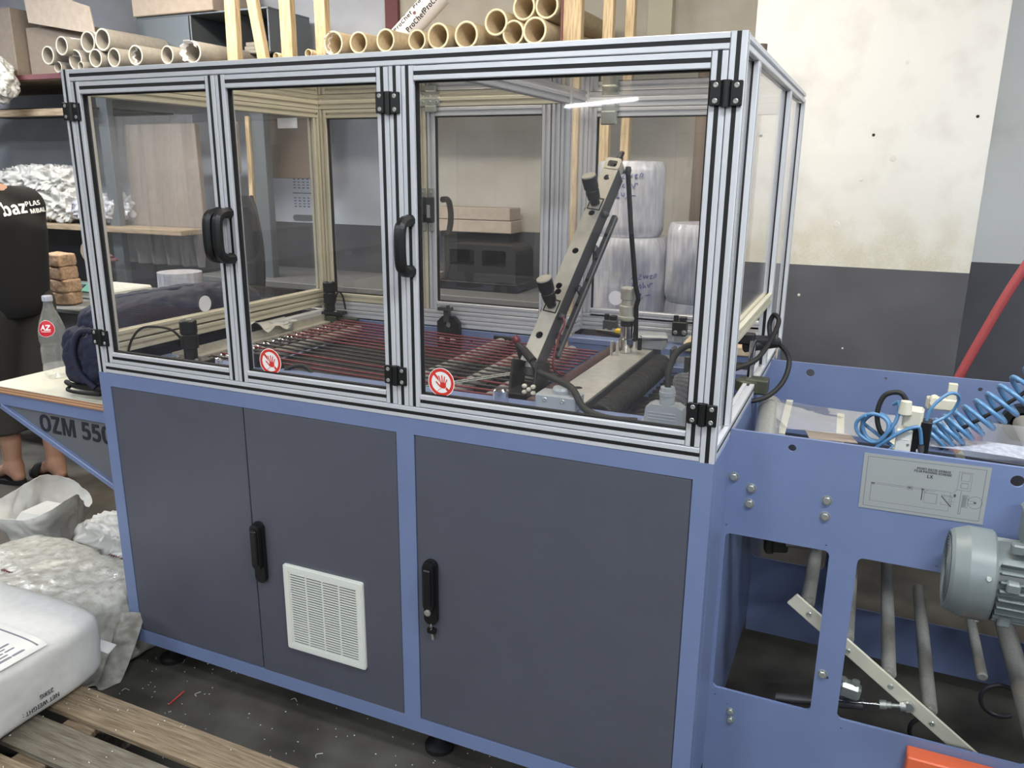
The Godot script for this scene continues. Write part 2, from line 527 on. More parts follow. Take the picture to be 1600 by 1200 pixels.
# an image of printed strokes: [colour, half width, points...] in units of the image's width
func print_image(w: int, h: int, bg: Color, strokes: Array) -> Image:
	var im := Image.create(w, h, false, Image.FORMAT_RGBA8)
	im.fill(bg)
	for s in strokes:
		var r: float = s[1] * w
		for i in range(2, s.size() - 1):
			var a: Vector2 = s[i] * w
			var b: Vector2 = s[i + 1] * w
			for y in range(maxi(0, int(minf(a.y, b.y) - r)), mini(h, int(maxf(a.y, b.y) + r) + 2)):
				for x in range(maxi(0, int(minf(a.x, b.x) - r)), mini(w, int(maxf(a.x, b.x) + r) + 2)):
					if dist_seg(Vector2(x, y), a, b) <= r: im.set_pixel(x, y, s[0])
	return im

func printed(key: String, im: Image, rough := .5) -> StandardMaterial3D:
	var m := mat(key, Color.WHITE, rough)
	im.generate_mipmaps()
	m.albedo_texture = ImageTexture.create_from_image(im)
	m.texture_repeat = false
	return m

func circ_pts(c: Vector2, r: float, k := 28, a0 := 0.0, a1 := TAU) -> Array:
	var p := []
	for i in k + 1: p.append(c + Vector2(cos(lerpf(a0, a1, float(i) / k)), sin(lerpf(a0, a1, float(i) / k))) * r)
	return p

func path(pts: Array, k := 8) -> Array:   # smooth curve through the points
	var o := []
	for i in pts.size() - 1:
		var a: Vector3 = pts[maxi(i - 1, 0)]
		var d: Vector3 = pts[mini(i + 2, pts.size() - 1)]
		for j in k: o.append(pts[i].cubic_interpolate(pts[i + 1], a, d, float(j) / k))
	o.append(pts[-1])
	return o

# ---------------------------------------------------------------- the room
func slab(lo: Vector3, hi: Vector3) -> G:
	var g := G.new()
	g.box((lo + hi) / 2, hi - lo)
	return g

func room() -> void:
	struct("floor", [slab(Vector3(-9, -.2, -3.4), Vector3(4, 0, 18)), M.concrete])
	struct("ceiling", [slab(Vector3(-9.2, 3.1, -3.4), Vector3(4.2, 3.3, 18.2)), M.ceiling_paint])
	var PY := 1.157    # top of the dark dado
	var s := struct("wall_back", [slab(Vector3(-2.62, PY, -3.3), Vector3(-.28, 3.1, -3.05)), M.wall_beige, slab(Vector3(-9, 0, -3.3), Vector3(-.28, PY, -3.05)), M.wall_dark, slab(Vector3(-9, PY, -3.3), Vector3(-2.62, 3.1, -3.05)), M.wall_blue])
	var pier := [slab(Vector3(-.28, PY, -3.3), Vector3(.597, 3.1, -2.0015)), G.new()]
	pier[1].quv(Vector3(-.28, PY, -2.0), Vector3(.597, PY, -2.0), Vector3(.597, 3.1, -2.0), Vector3(-.28, 3.1, -2.0))
	struct("trim_1", [slab(Vector3(-2.66, 1.9, -3.05), Vector3(-2.57, 3.1, -3.02)), M.maroon])
	struct("trim_2", [slab(Vector3(-.99, 1.9, -3.05), Vector3(-.86, 3.1, -2.98)), M.cream])
	s = struct("wall_back_pier", [pier[0], M.wall_paint, pier[1], M.pier_paint, slab(Vector3(-.28, 0, -3.3), Vector3(.597, PY, -2.0)), M.wall_dark])
	for q in [[.544, 1.733, .006, 0], [.198, 1.67, .006, 0], [.172, 1.5, .007, 1], [.1, 1.325, .014, 1], [.178, .82, .004, 1], [.2, 1.255, .009, 1], [-.015, 1.03, .006, 1], [.285, 1.93, .008, 1], [.278, 1.582, .012, 1]]:
		var g := G.new()
		g.lathe([Vector2(0, .0012), Vector2(q[2] * .7, .0012), Vector2(q[2], 0)], Vector3(q[0], q[1], -2.0), Vector3.BACK, 9)
		part(s, "plaster_chip" if q[3] else "nail_hole", [g, M.plaster if q[3] else M.black_matt])
	struct("wall_back_right", [slab(Vector3(.597, PY, -3.3), Vector3(4, 3.1, -2.48)), M.wall_paint, slab(Vector3(.597, 0, -3.3), Vector3(4, PY, -2.48)), M.wall_dark])
	struct("wall_left", [slab(Vector3(-9.2, 0, -3.3), Vector3(-9, 3.1, 18.2)), M.wall_paint])
	struct("wall_right", [slab(Vector3(4, 0, -3.3), Vector3(4.2, 3.1, 18.2)), M.wall_paint])
	struct("wall_front", [slab(Vector3(-9.2, 0, 18), Vector3(4.2, 3.1, 18.2)), M.wall_paint])

# a ceiling fitting: body, glowing tube, and an area light of the same size just below it
func lamp(c: Vector3, dir: Vector3, len: float, energy: float, col := Color(1, .985, .96), label := "") -> void:
	var o := thing("tube_lamp", label, "lamp", c, "ceiling tube lamps")
	var z := dir.normalized()
	var x := Vector3.UP.cross(z).normalized()
	var b := Basis(x, Vector3.UP, z)
	var g := G.new()
	g.box(c + Vector3(0, .02, 0), Vector3(.09, .04, len), b, .006)
	for e in [-.4, .4]: g.cyl(c + z * len * e + Vector3(0, .03, 0), Vector3(c.x, 3.098, c.z) + z * len * e, .004, 8)
	part(o, "housing", [g, M.lamp_body])
	var t := G.new()
	t.cyl(c - z * (len / 2 - .02) + Vector3(0, -.016, 0), c + z * (len / 2 - .02) + Vector3(0, -.016, 0), .016, 12)
	part(o, "tube", [t, M.lamp_glow])
	var l := AreaLight3D.new()
	l.name = numbered("tube_light")
	l.area_size = Vector2(.08, len)
	l.light_energy = energy; l.light_color = col
	l.shadow_enabled = true
	l.set("area_range", 30.0); l.set("area_attenuation", 2.0)
	add_child(l)
	l.global_transform = Transform3D(Basis(x, z, x.cross(z)) if x.cross(z).y > 0 else Basis(-x, z, (-x).cross(z)), c + Vector3(0, -.036, 0))
func lights() -> void:
	var cool := Color(.95, .975, 1)
	var warm := Color(1, .94, .84)
	lamp(Vector3(.7, 2.95, .9), Vector3(1, 0, -.3), 1.5, 1.5, cool, "white ceiling tube lamp above the front of the machine")
	lamp(Vector3(-2.6, 2.95, 1.9), Vector3(1, 0, -.3), 1.5, 1.0, cool, "white ceiling tube lamp above the resin sacks")
	lamp(Vector3(-4.9, 2.95, -.6), Vector3(1, 0, -.3), 1.5, 2.6, cool, "white ceiling tube lamp above the far left rack")
	lamp(Vector3(-3.2, 2.95, -1.5), Vector3(1, 0, -.3), 1.5, 1.3, warm, "warm ceiling tube lamp above the packing table")
	lamp(Vector3(-.9, 2.95, -.75), Vector3(1, 0, 0), 1.5, 1.75, warm, "warm ceiling tube lamp right above the machine guard")
	lamp(Vector3(2.2, 2.95, -.2), Vector3(1, 0, -.3), 1.5, 1.3, cool, "white ceiling tube lamp above the blue film feeder")
	lamp(Vector3(1.2, 2.95, 3.8), Vector3(1, 0, -.3), 1.5, 3.2, cool, "white ceiling tube lamp behind the photographer, right of two")
	lamp(Vector3(-2.2, 2.95, 4.2), Vector3(1, 0, -.3), 1.5, 3.2, cool, "white ceiling tube lamp behind the photographer, left of two")
	lamp(Vector3(-5.05, 2.85, 14.55), Vector3(1.98, 0, -1.4), 2.4, 3.0, cool, "long tube lamp far down the hall")
# ---------------------------------------------------------------- cabinet under the guard
func cabinet() -> void:
	var o := thing("machine_cabinet", "long blue machine cabinet with three dark grey doors and a white vent grille", "cabinet", Vector3(-L / 2, 0, -.5))
	var t := Transform3D(Basis(), Vector3.ZERO)
	var g := G.new()
	# front frame with two openings
	g.plate(PackedVector2Array([Vector2(-L, .1), Vector2(0, .1), Vector2(0, YB), Vector2(-L, YB)]), [PackedVector2Array([Vector2(-1.6905, .1415), Vector2(-.743, .1415), Vector2(-.743, .9225), Vector2(-1.6905, .9225)]), PackedVector2Array([Vector2(-.695, .1415), Vector2(-.0395, .1415), Vector2(-.0395, .9225), Vector2(-.695, .9225)])], t, -.04, 0)
	part(o, "front_frame", [g, M.blue])
	g = G.new()
	g.box(Vector3(-.01, (YB + .1) / 2, -.64), Vector3(.02, YB - .1, 1.2), Basis(), .003)
	part(o, "side_panel", [g, M.blue])
	g = G.new()
	g.box(Vector3(-L + .01, (.84 + .1) / 2, -.55), Vector3(.02, .74, 1.02), Basis(), .003)
	part(o, "side_panel", [g, M.blue])
	g = G.new()
	g.box(Vector3(-L / 2, .5, -1.05), Vector3(L - .04, .8, .02))
	part(o, "back_panel", [g, M.blue])
	g = G.new()
	g.box(Vector3(-L / 2, .11, -.55), Vector3(L - .06, .02, .98))
	part(o, "floor_panel", [g, M.dark_metal])
	for x in [-1.66, -.685, -.07]:
		for z in [-.08, -.98]:
			g = G.new()
			g.lathe([Vector2(.0, 0), Vector2(.04, 0), Vector2(.04, .012), Vector2(.014, .025), Vector2(.014, .1), Vector2(0, .1)], Vector3(x, 0, z), Vector3.UP, 20)
			part(o, "foot", [g, M.rubber])
	# doors, set slightly into the frame
	var doors := [[-1.689, -1.2135, .1435], [-1.2105, -.7445, .139], [-.6935, -.041, .143]]
	var hand := [0.0, -1.186, -.653]
	for k in 3:
		var d: Array = doors[k]
		g = G.new()
		g.box(Vector3((d[0] + d[1]) / 2, (d[2] + .921) / 2, -.012), Vector3(d[1] - d[0], .921 - d[2], .022), Basis(), .002)
		var dr := part(o, "cabinet_door", [g, M.door_grey])
		if k == 0: continue
		# swing handle: base, lever, boss
		var hx: float = hand[k]
		var y0 := .427 if k == 1 else .436
		var y1 := .605 if k == 1 else .61
		g = G.new()
		g.prism(rrect(hx - .0175, y0, hx + .0175, y1, .015, 6), t, -.001, .012)
		var h := G.new()
		h.prism(rrect(hx - .014, y0 + .045, hx + .014, y1 - .003, .012, 6), t, .012, .024)
		h.box(Vector3(hx, (y0 + y1) / 2 + .02, .026), Vector3(.02, y1 - y0 - .075, .008), Basis(), .003)
		part(dr, "swing_handle", [g, M.black, h, M.black])
		g = G.new()
		g.lathe([Vector2(.0085, 0), Vector2(.0085, .004), Vector2(.006, .005), Vector2(0, .005)], Vector3(hx, y0 + .04 if k == 2 else y1 - .022, .0235), Vector3.BACK, 18)
		part(dr, "lock_cylinder", [g, M.zinc if k == 2 else M.black])
		if k == 2:
			g = G.new()
			g.tube(circ_pts(Vector2(0, 0), .008, 16).map(func(p): return Vector3(hx + .001, y0 - .006, .012) + Vector3(p.x * .5, p.y, p.x * .4)), .0008, 6)
			g.box(Vector3(hx + .002, y0 - .034, .006), Vector3(.006, .022, .0018), Basis(Vector3.BACK, .1))
			var kb := G.new()
			kb.prism(rrect(hx - .011, y0 - .026, hx + .013, y0 - .01, .005, 4), t, .004, .011)
			part(dr, "key", [g, M.zinc, kb, M.black])
	# white ventilation grille
	g = G.new()
	var vx0 := -1.1105
	var vx1 := -.8555
	var vy0 := .2435
	var vy1 := .4985
	g.plate(rrect(vx0, vy0, vx1, vy1, .006), [PackedVector2Array([Vector2(vx0 + .022, vy0 + .022), Vector2(vx1 - .022, vy0 + .022), Vector2(vx1 - .022, vy1 - .022), Vector2(vx0 + .022, vy1 - .022)])], t, -.001, .006)
	g.plate(rrect(vx0 + .003, vy0 + .003, vx1 - .003, vy1 - .003, .006), [PackedVector2Array([Vector2(vx0 + .018, vy0 + .018), Vector2(vx1 - .018, vy0 + .018), Vector2(vx1 - .018, vy1 - .018), Vector2(vx0 + .018, vy1 - .018)])], t, .006, .008)
	var vb := G.new()
	vb.box(Vector3((vx0 + vx1) / 2, (vy0 + vy1) / 2, .0005), Vector3(.212, .212, .003))
	var v := part(o, "vent_grille", [g, M.white_plastic, vb, M.black_matt], "white square ventilation grille")
	g = G.new()
	for i in 29:
		g.box(Vector3((vx0 + vx1) / 2, vy0 + .0225 + i * .0075, .006), Vector3(.212, .0034, .003))
	for i in 3:
		g.box(Vector3(vx0 + .022 + .0528 * (i + 1), (vy0 + vy1) / 2, .006), Vector3(.0034, .212, .0034))
	part(v, "grille_slats", [g, M.white_plastic]).set_meta("kind", "stuff")

# ---------------------------------------------------------------- aluminium guard
func guard_pane(parent: Node3D, lo: Vector3, hi: Vector3, m: Material, gasket := true) -> void:
	var g := G.new()
	g.box((lo + hi) / 2, hi - lo)
	part(parent, "pane", [g, m])
	if not gasket: return
	var s := (hi - lo)
	var ax := 0 if s.x < s.z else 2
	if s.y < s.x and s.y < s.z: ax = 1
	g = G.new()
	var a1 := (ax + 1) % 3
	var a2 := (ax + 2) % 3
	for k in [[a1, a2], [a2, a1]]:
		for e in [lo, hi]:
			var c := (lo + hi) / 2
			c[k[0]] = e[k[0]] + (.003 if e == lo else -.003)
			var q := s
			q[k[0]] = .006; q[ax] = .013
			if k[0] == a2: q[k[1]] -= .012
			g.box(c, q)
	part(parent, "gasket", [g, M.black_matt])

func hinge(parent: Node3D, x: float, y: float, m := 1.0) -> void:
	var g := G.new()
	var s := G.new()
	for e in [-1, 1]:
		g.box(Vector3(x + e * .0185, y - e * .0006, .004), Vector3(.021, .0435, .008), Basis(), .0015)
		for f in [-1, 1]: screw(s, Vector3(x + e * .0185, y + f * .0135 - e * .0006, .008), Vector3.BACK, .0048, .0012)
	g.cyl(Vector3(x, y - .0235, .0045), Vector3(x, y + .0225, .0045), .0075, 14)
	g.box(Vector3(x, y, .0025), Vector3(.018, .045, .005))
	part(parent, "hinge", [g, M.black, s, M.zinc])

func bow_handle(parent: Node3D, x: float, y0: float, y1: float) -> void:
	var g := G.new()
	var p := [Vector3(x, y0 + .008, 0), Vector3(x, y0 + .008, .02), Vector3(x, y0 + .012, .032), Vector3(x, y0 + .024, .043), Vector3(x, (y0 + y1) / 2, .046), Vector3(x, y1 - .024, .043), Vector3(x, y1 - .012, .032), Vector3(x, y1 - .008, .02), Vector3(x, y1 - .008, 0)]
	var q := path(p, 5)
	# a flat-oval grip swept along the bow
	var w := 8
	for i in q.size() - 1:
		var a := []
		var b := []
		for k in 2:
			var c: Vector3 = q[i + k]
			var tn: Vector3 = (q[mini(i + k + 1, q.size() - 1)] - q[maxi(i + k - 1, 0)]).normalized()
			var nz := Vector3.RIGHT.cross(tn)
			for j in w:
				var an := TAU * (j + .5) / w
				(a if k == 0 else b).append(c + Vector3.RIGHT * cos(an) * .0135 + nz * sin(an) * .0125)
		for j in w:
			var j2 := (j + 1) % w
			var out: Vector3 = a[j] + a[j2] - q[i] * 2
			g.poly([a[j], a[j2], b[j2], b[j]], out)
	for y in [y0 + .008, y1 - .008]: g.box(Vector3(x, y, .004), Vector3(.021, .026, .008), Basis(), .003)
	part(parent, "handle", [g, M.black])

func sticker_image() -> Image:
	var n := 256
	var im := Image.create(n, n, false, Image.FORMAT_RGBA8)
	var red := Color(.82, .2, .16)
	var hand := [[Vector2(.535, .62), Vector2(.60, .62), .085], [Vector2(.53, .56), Vector2(.61, .57), .07], [Vector2(.49, .55), Vector2(.41, .30), .022], [Vector2(.54, .53), Vector2(.525, .27), .022], [Vector2(.60, .53), Vector2(.625, .30), .022], [Vector2(.645, .56), Vector2(.715, .39), .02], [Vector2(.47, .66), Vector2(.31, .50), .025]]
	for y in n:
		for x in n:
			var p := Vector2(x + .5, y + .5) / n
			var r := p.distance_to(Vector2(.5, .5))
			var c := Color(.93, .92, .91)
			if r > .37 and r < .475: c = red
			elif r <= .37:
				if absf((p.x - .5) - (p.y - .5)) < .062: c = red
				for h in hand:
					if dist_seg(p, h[0], h[1]) < h[2] + .018 and c == red: c = Color(.93, .92, .91)
				for h in hand:
					if dist_seg(p, h[0], h[1]) < h[2]: c = red
				if dist_seg(p, Vector2(.50, .72), Vector2(.42, .75)) < .008 or dist_seg(p, Vector2(.42, .75), Vector2(.33, .84)) < .008: c = red
			im.set_pixel(x, y, c)
	return im

func guard() -> void:
	var o := thing("safety_guard", "clear-walled aluminium profile guard on top of the blue machine cabinet", "machine guard", Vector3(-L / 2, YB, -.5))
	var st := printed("sticker_print", sticker_image())
	var h := W / 2
	var add := func(a: Vector3, b: Vector3, called: String, cov: Array, m: Material, x := Vector3.ZERO) -> void:
		var g := G.new()
		var s := G.new()
		bar(g, s, a, b, cov, x)
		part(o, called, [g, m, s, M.strip])
	# vertical bars: section x = world x, y = world -z ... so face 0 looks to the front
	var V := func(x: float, z: float, y0: float, y1: float, cov: Array, m: Material, called := "post") -> void:
		add.call(Vector3(x, y0, z), Vector3(x, y1, z), called, cov, m, Vector3.RIGHT)
	var e := .0006
	# Up (z) cross right (x) = -z?  z = +Y, x = +X: y = Y x X = -Z, so face 0 (-y) is the front, face 1 the right
	V.call(-L + h, -h, YB, YT, [0], M.alu)
	V.call(-h, -h, YB, YT, [0, 1], M.alu)
	V.call(-.7226, -h, YB + W + e, YT - W - e, [0], M.alu)
	# front beams: z = +X, x = world z, y = X x Z = -Y: face 1 is the front
	for y in [YB + h, YT - h]: add.call(Vector3(-L + W + e, y, -h), Vector3(-W - e, y, -h), "rail", [1], M.alu)
	# front doors
	var dd := [[-L + W + .001, -1.217, 0], [-1.216, -.7386, 1], [-.7066, -W - .001, 1]]
	var y0 := YB + W + .0012
	var y1 := YT - W - .0012
	for k in 3:
		var a: float = dd[k][0]
		var b: float = dd[k][1]
		var g := G.new()
		var s := G.new()
		for x in [a + h, b - h]: bar(g, s, Vector3(x, y0, -h), Vector3(x, y1, -h), [0], Vector3.RIGHT)
		for y in [y0 + h, y1 - h]: bar(g, s, Vector3(a + W + e, y, -h), Vector3(b - W - e, y, -h), [1], Vector3.BACK)
		var d := part(o, "guard_door", [g, M.alu, s, M.strip])
		guard_pane(d, Vector3(a + W - .003, y0 + W - .003, -.0175), Vector3(b - W + .003, y1 - W + .003, -.0135), M.glass)
		if k == 0:
			hinge(d, a - .001, 1.6625); hinge(d, a - .001, 1.063)
			bow_handle(d, b - h, 1.301, 1.427)
		elif k == 1:
			hinge(d, b + .001, 1.6625); hinge(d, b + .001, 1.063)
			bow_handle(d, a + h, 1.301, 1.427)
		else:
			hinge(d, b + .001, 1.6625); hinge(d, b + .001, 1.063)
			bow_handle(d, a + h + .001, 1.299, 1.425)
		if k > 0:
			var c := Vector3(-1.1195 if k == 1 else -.6265, 1.0515 if k == 1 else 1.055, -.0128)
			var r := .034
			var q := G.new()
			var n := 36
			for i in n:
				var p := Vector2(cos(TAU * i / n), sin(TAU * i / n))
				var p2 := Vector2(cos(TAU * (i + 1) / n), sin(TAU * (i + 1) / n))
				q.t3(c, c + Vector3(p.x, p.y, 0) * r, c + Vector3(p2.x, p2.y, 0) * r, Vector3.BACK, Vector3.BACK, Vector3.BACK, Vector2(.5, .5), Vector2(.5 + p.x * .5, .5 - p.y * .5), Vector2(.5 + p2.x * .5, .5 - p2.y * .5))
				q.poly([c + Vector3(p.x, p.y, 0) * r, c + Vector3(p2.x, p2.y, 0) * r, c + Vector3(p2.x * r, p2.y * r, -.0006), c + Vector3(p.x * r, p.y * r, -.0006)], Vector3(p.x, p.y, 0))
			part(d, "prohibition_sticker", [q, st])
	# round white stickers on the far panes
	# left side: main frame, panel frame, open slot at the bottom
	var xl := -L + h
	var D := 1.063
	V.call(xl, -D + h, YB, YT, [], M.alu_warm)
	for y in [YT - h, 1.721 - .0005, 1.0555, 1.0205]: add.call(Vector3(xl, y, -D + W + e), Vector3(xl, y, -W - e), "rail", [], M.alu_warm)
	for z in [-W - h - e, -D + W + h + e]: V.call(xl, z, 1.0705 + e, 1.7055 - e, [], M.alu_warm, "stile")
	guard_pane(o, Vector3(xl - .002, 1.067, -D + 2 * W - .003), Vector3(xl + .002, 1.709, -2 * W + .003), M.glass_back, false)
	# back, left section
	var zb := -D + h
	var xj := -.72
	for y in [YT - h, YB + h, YB + W + h + .001]: add.call(Vector3(-L + W + e, y, zb), Vector3(xj - h - e, y, zb), "rail", [], M.alu_warm if y > 1.2 else M.alu)
	var ins := [[-L + W + .002, -1.243], [-1.2385, -.772]]
	for k in 2:
		var a: float = ins[k][0]
		var b: float = ins[k][1]
		var yb := 1.024 if k == 0 else 1.0235
		var g := G.new()
		var s := G.new()
		for x in [a + h, b - h]: bar(g, s, Vector3(x, yb, zb), Vector3(x, 1.7345, zb), [], Vector3.RIGHT)
		for y in [yb + h, 1.7345 - h]: bar(g, s, Vector3(a + W + e, y, zb), Vector3(b - W - e, y, zb), [], Vector3.BACK)
		var d := part(o, "rear_door" if k else "rear_panel", [g, M.alu_warm if k == 0 else M.alu])
		guard_pane(d, Vector3(a + W - .003, yb + W - .003, zb - .002), Vector3(b - W + .003, 1.7345 - W + .003, zb + .002), M.glass_back)
		# safety switch halves with their label plates, and hinge bracket
		var sx := b - h if k == 0 else a + h
		g = G.new()
		g.box(Vector3(sx, 1.385, zb + h + .012), Vector3(.024, .09, .024), Basis(), .003)
		s = G.new()
		s.box(Vector3(sx, 1.38, zb + h + .0245), Vector3(.013, .045, .001))
		for y in [1.325, 1.445]:
			s.box(Vector3(sx, y, zb + h + .003), Vector3(.022, .032, .006), Basis(), .001)
			screw(s, Vector3(sx, y, zb + h + .006), Vector3.BACK, .005, .004)
		part(d, "safety_switch", [g, M.black, s, M.zinc])
	var sb := G.new()
	sb.box(Vector3(-1.222, 1.7505, zb + h + .002), Vector3(.075, .026, .004), Basis(), .001)
	sb.box(Vector3(-1.215, 1.728, zb + h + .008), Vector3(.04, .02, .016), Basis(), .002)
	for x in [-1.25, -1.222, -1.194]: screw(sb, Vector3(x, 1.7505, zb + h + .004), Vector3.BACK, .006, .004)
	part(o, "latch_bracket", [sb, M.zinc])
	# handle on the outside of the rear door, seen through its pane
	var rh := G.new()
	rh.tube(path([Vector3(-1.196, 1.42, zb - h), Vector3(-1.19, 1.415, zb - .05), Vector3(-1.185, 1.36, zb - .058), Vector3(-1.19, 1.305, zb - .05), Vector3(-1.196, 1.3, zb - h)], 5), .011, 10)
	part(o, "handle", [rh, M.black])
	V.call(-.752, zb, YB, YT - W - e, [], M.alu)
	V.call(xj, zb, YB, YT, [], M.alu)
	# the deeper bay at the right
	var D2 := 1.2506
	var z2 := -D2 + h
	for y in [YT - h, YB + h, 1.01 ]: add.call(Vector3(xj, y, z2 + W + e - .0), Vector3(xj, y, zb - h - e), "rail", [], M.alu)
	V.call(xj, z2, YB, YT, [], M.alu)
	guard_pane(o, Vector3(xj - .002, 1.03, z2 + h), Vector3(xj + .002, 1.735, zb - h), M.glass_back, false)
	for y in [YT - h, YB + h, YB + W + h + .001]: add.call(Vector3(xj + h + e, y, z2), Vector3(-W - e, y, z2), "rail", [], M.alu)
	var g3 := G.new()
	var s3 := G.new()
	for x in [xj + h + .016, -W - .0165]: bar(g3, s3, Vector3(x, 1.0235, z2), Vector3(x, 1.7345, z2), [], Vector3.RIGHT)
	for y in [1.0235 + h - .012, 1.7345 - h]: bar(g3, s3, Vector3(xj + h + .0316, y, z2), Vector3(-W - .0321, y, z2), [], Vector3.BACK)
	var bp := part(o, "rear_panel", [g3, M.alu])
	guard_pane(bp, Vector3(xj + h + .029, 1.0235, z2 - .002), Vector3(-W - .029, 1.708, z2 + .002), M.glass_back)
	sb = G.new()
	sb.box(Vector3(-.627, 1.737, z2 + h + .003), Vector3(.06, .03, .006), Basis(), .001)
	sb.box(Vector3(-.627, 1.70, z2 + h + .012), Vector3(.055, .045, .022), Basis(), .004)
	for x in [-.648, -.606]: screw(sb, Vector3(x, 1.742, z2 + h + .006), Vector3.BACK, .006, .004)
	part(o, "latch_bracket", [sb, M.zinc])
	# right side: beams, mid rail above the open slot
	var xr := -h
	V.call(xr, z2, YB, YT - W - e, [0, 1], M.alu)
	V.call(xr, -.185, YB + W + e, YT - W - e, [0, 1], M.alu)
	V.call(xr, -.815, YB + W + e, YT - W - e, [0, 1], M.alu)
	add.call(Vector3(xr, YT - h, -W - e), Vector3(xr, YT - h, -D2), "rail", [], M.alu)
	add.call(Vector3(xr, YB + h, -W - e), Vector3(xr, YB + h, -D2 + W + e), "rail", [0, 2], M.alu, Vector3.UP)
	add.call(Vector3(xr, 1.185, -.2 - e), Vector3(xr, 1.185, -.8 + e), "rail", [], M.alu_warm)
	guard_pane(o, Vector3(xr - .002, 1.197, -.803), Vector3(xr + .002, YT - W + .003, -.197), M.glass, false)
	guard_pane(o, Vector3(xr - .002, YB + W - .003, -.173), Vector3(xr + .002, YT - W + .003, -W + .003), M.glass, false)
	guard_pane(o, Vector3(xr - .002, 1.0, z2 + h - .003), Vector3(xr + .002, YT - W + .003, -.827), M.glass, false)
	# roof: cross beam and clear sheets
	add.call(Vector3(xj, YT - h, -W - e), Vector3(xj, YT - h, -D + W + e), "rail", [], M.alu)
	guard_pane(o, Vector3(-L + .012, YT - .004, -D + .012), Vector3(xj, YT, -.012), M.roof_sheet, false)
	guard_pane(o, Vector3(xj + .001, YT - .004, -D2 + .012), Vector3(-.012, YT, -.012), M.roof_sheet, false)
	# round white pads stuck to the far panes
	for c in [Vector3(xl + .0025, 1.098, -.405), Vector3(-.583, 1.083, z2 + .0025)]:
		var q := G.new()
		q.lathe([Vector2(.0, .0008), Vector2(.026, .0008), Vector2(.026, 0)], c, Vector3.RIGHT if c.x < -1 else Vector3.BACK, 32)
		part(o, "round_sticker", [q, M.paper])
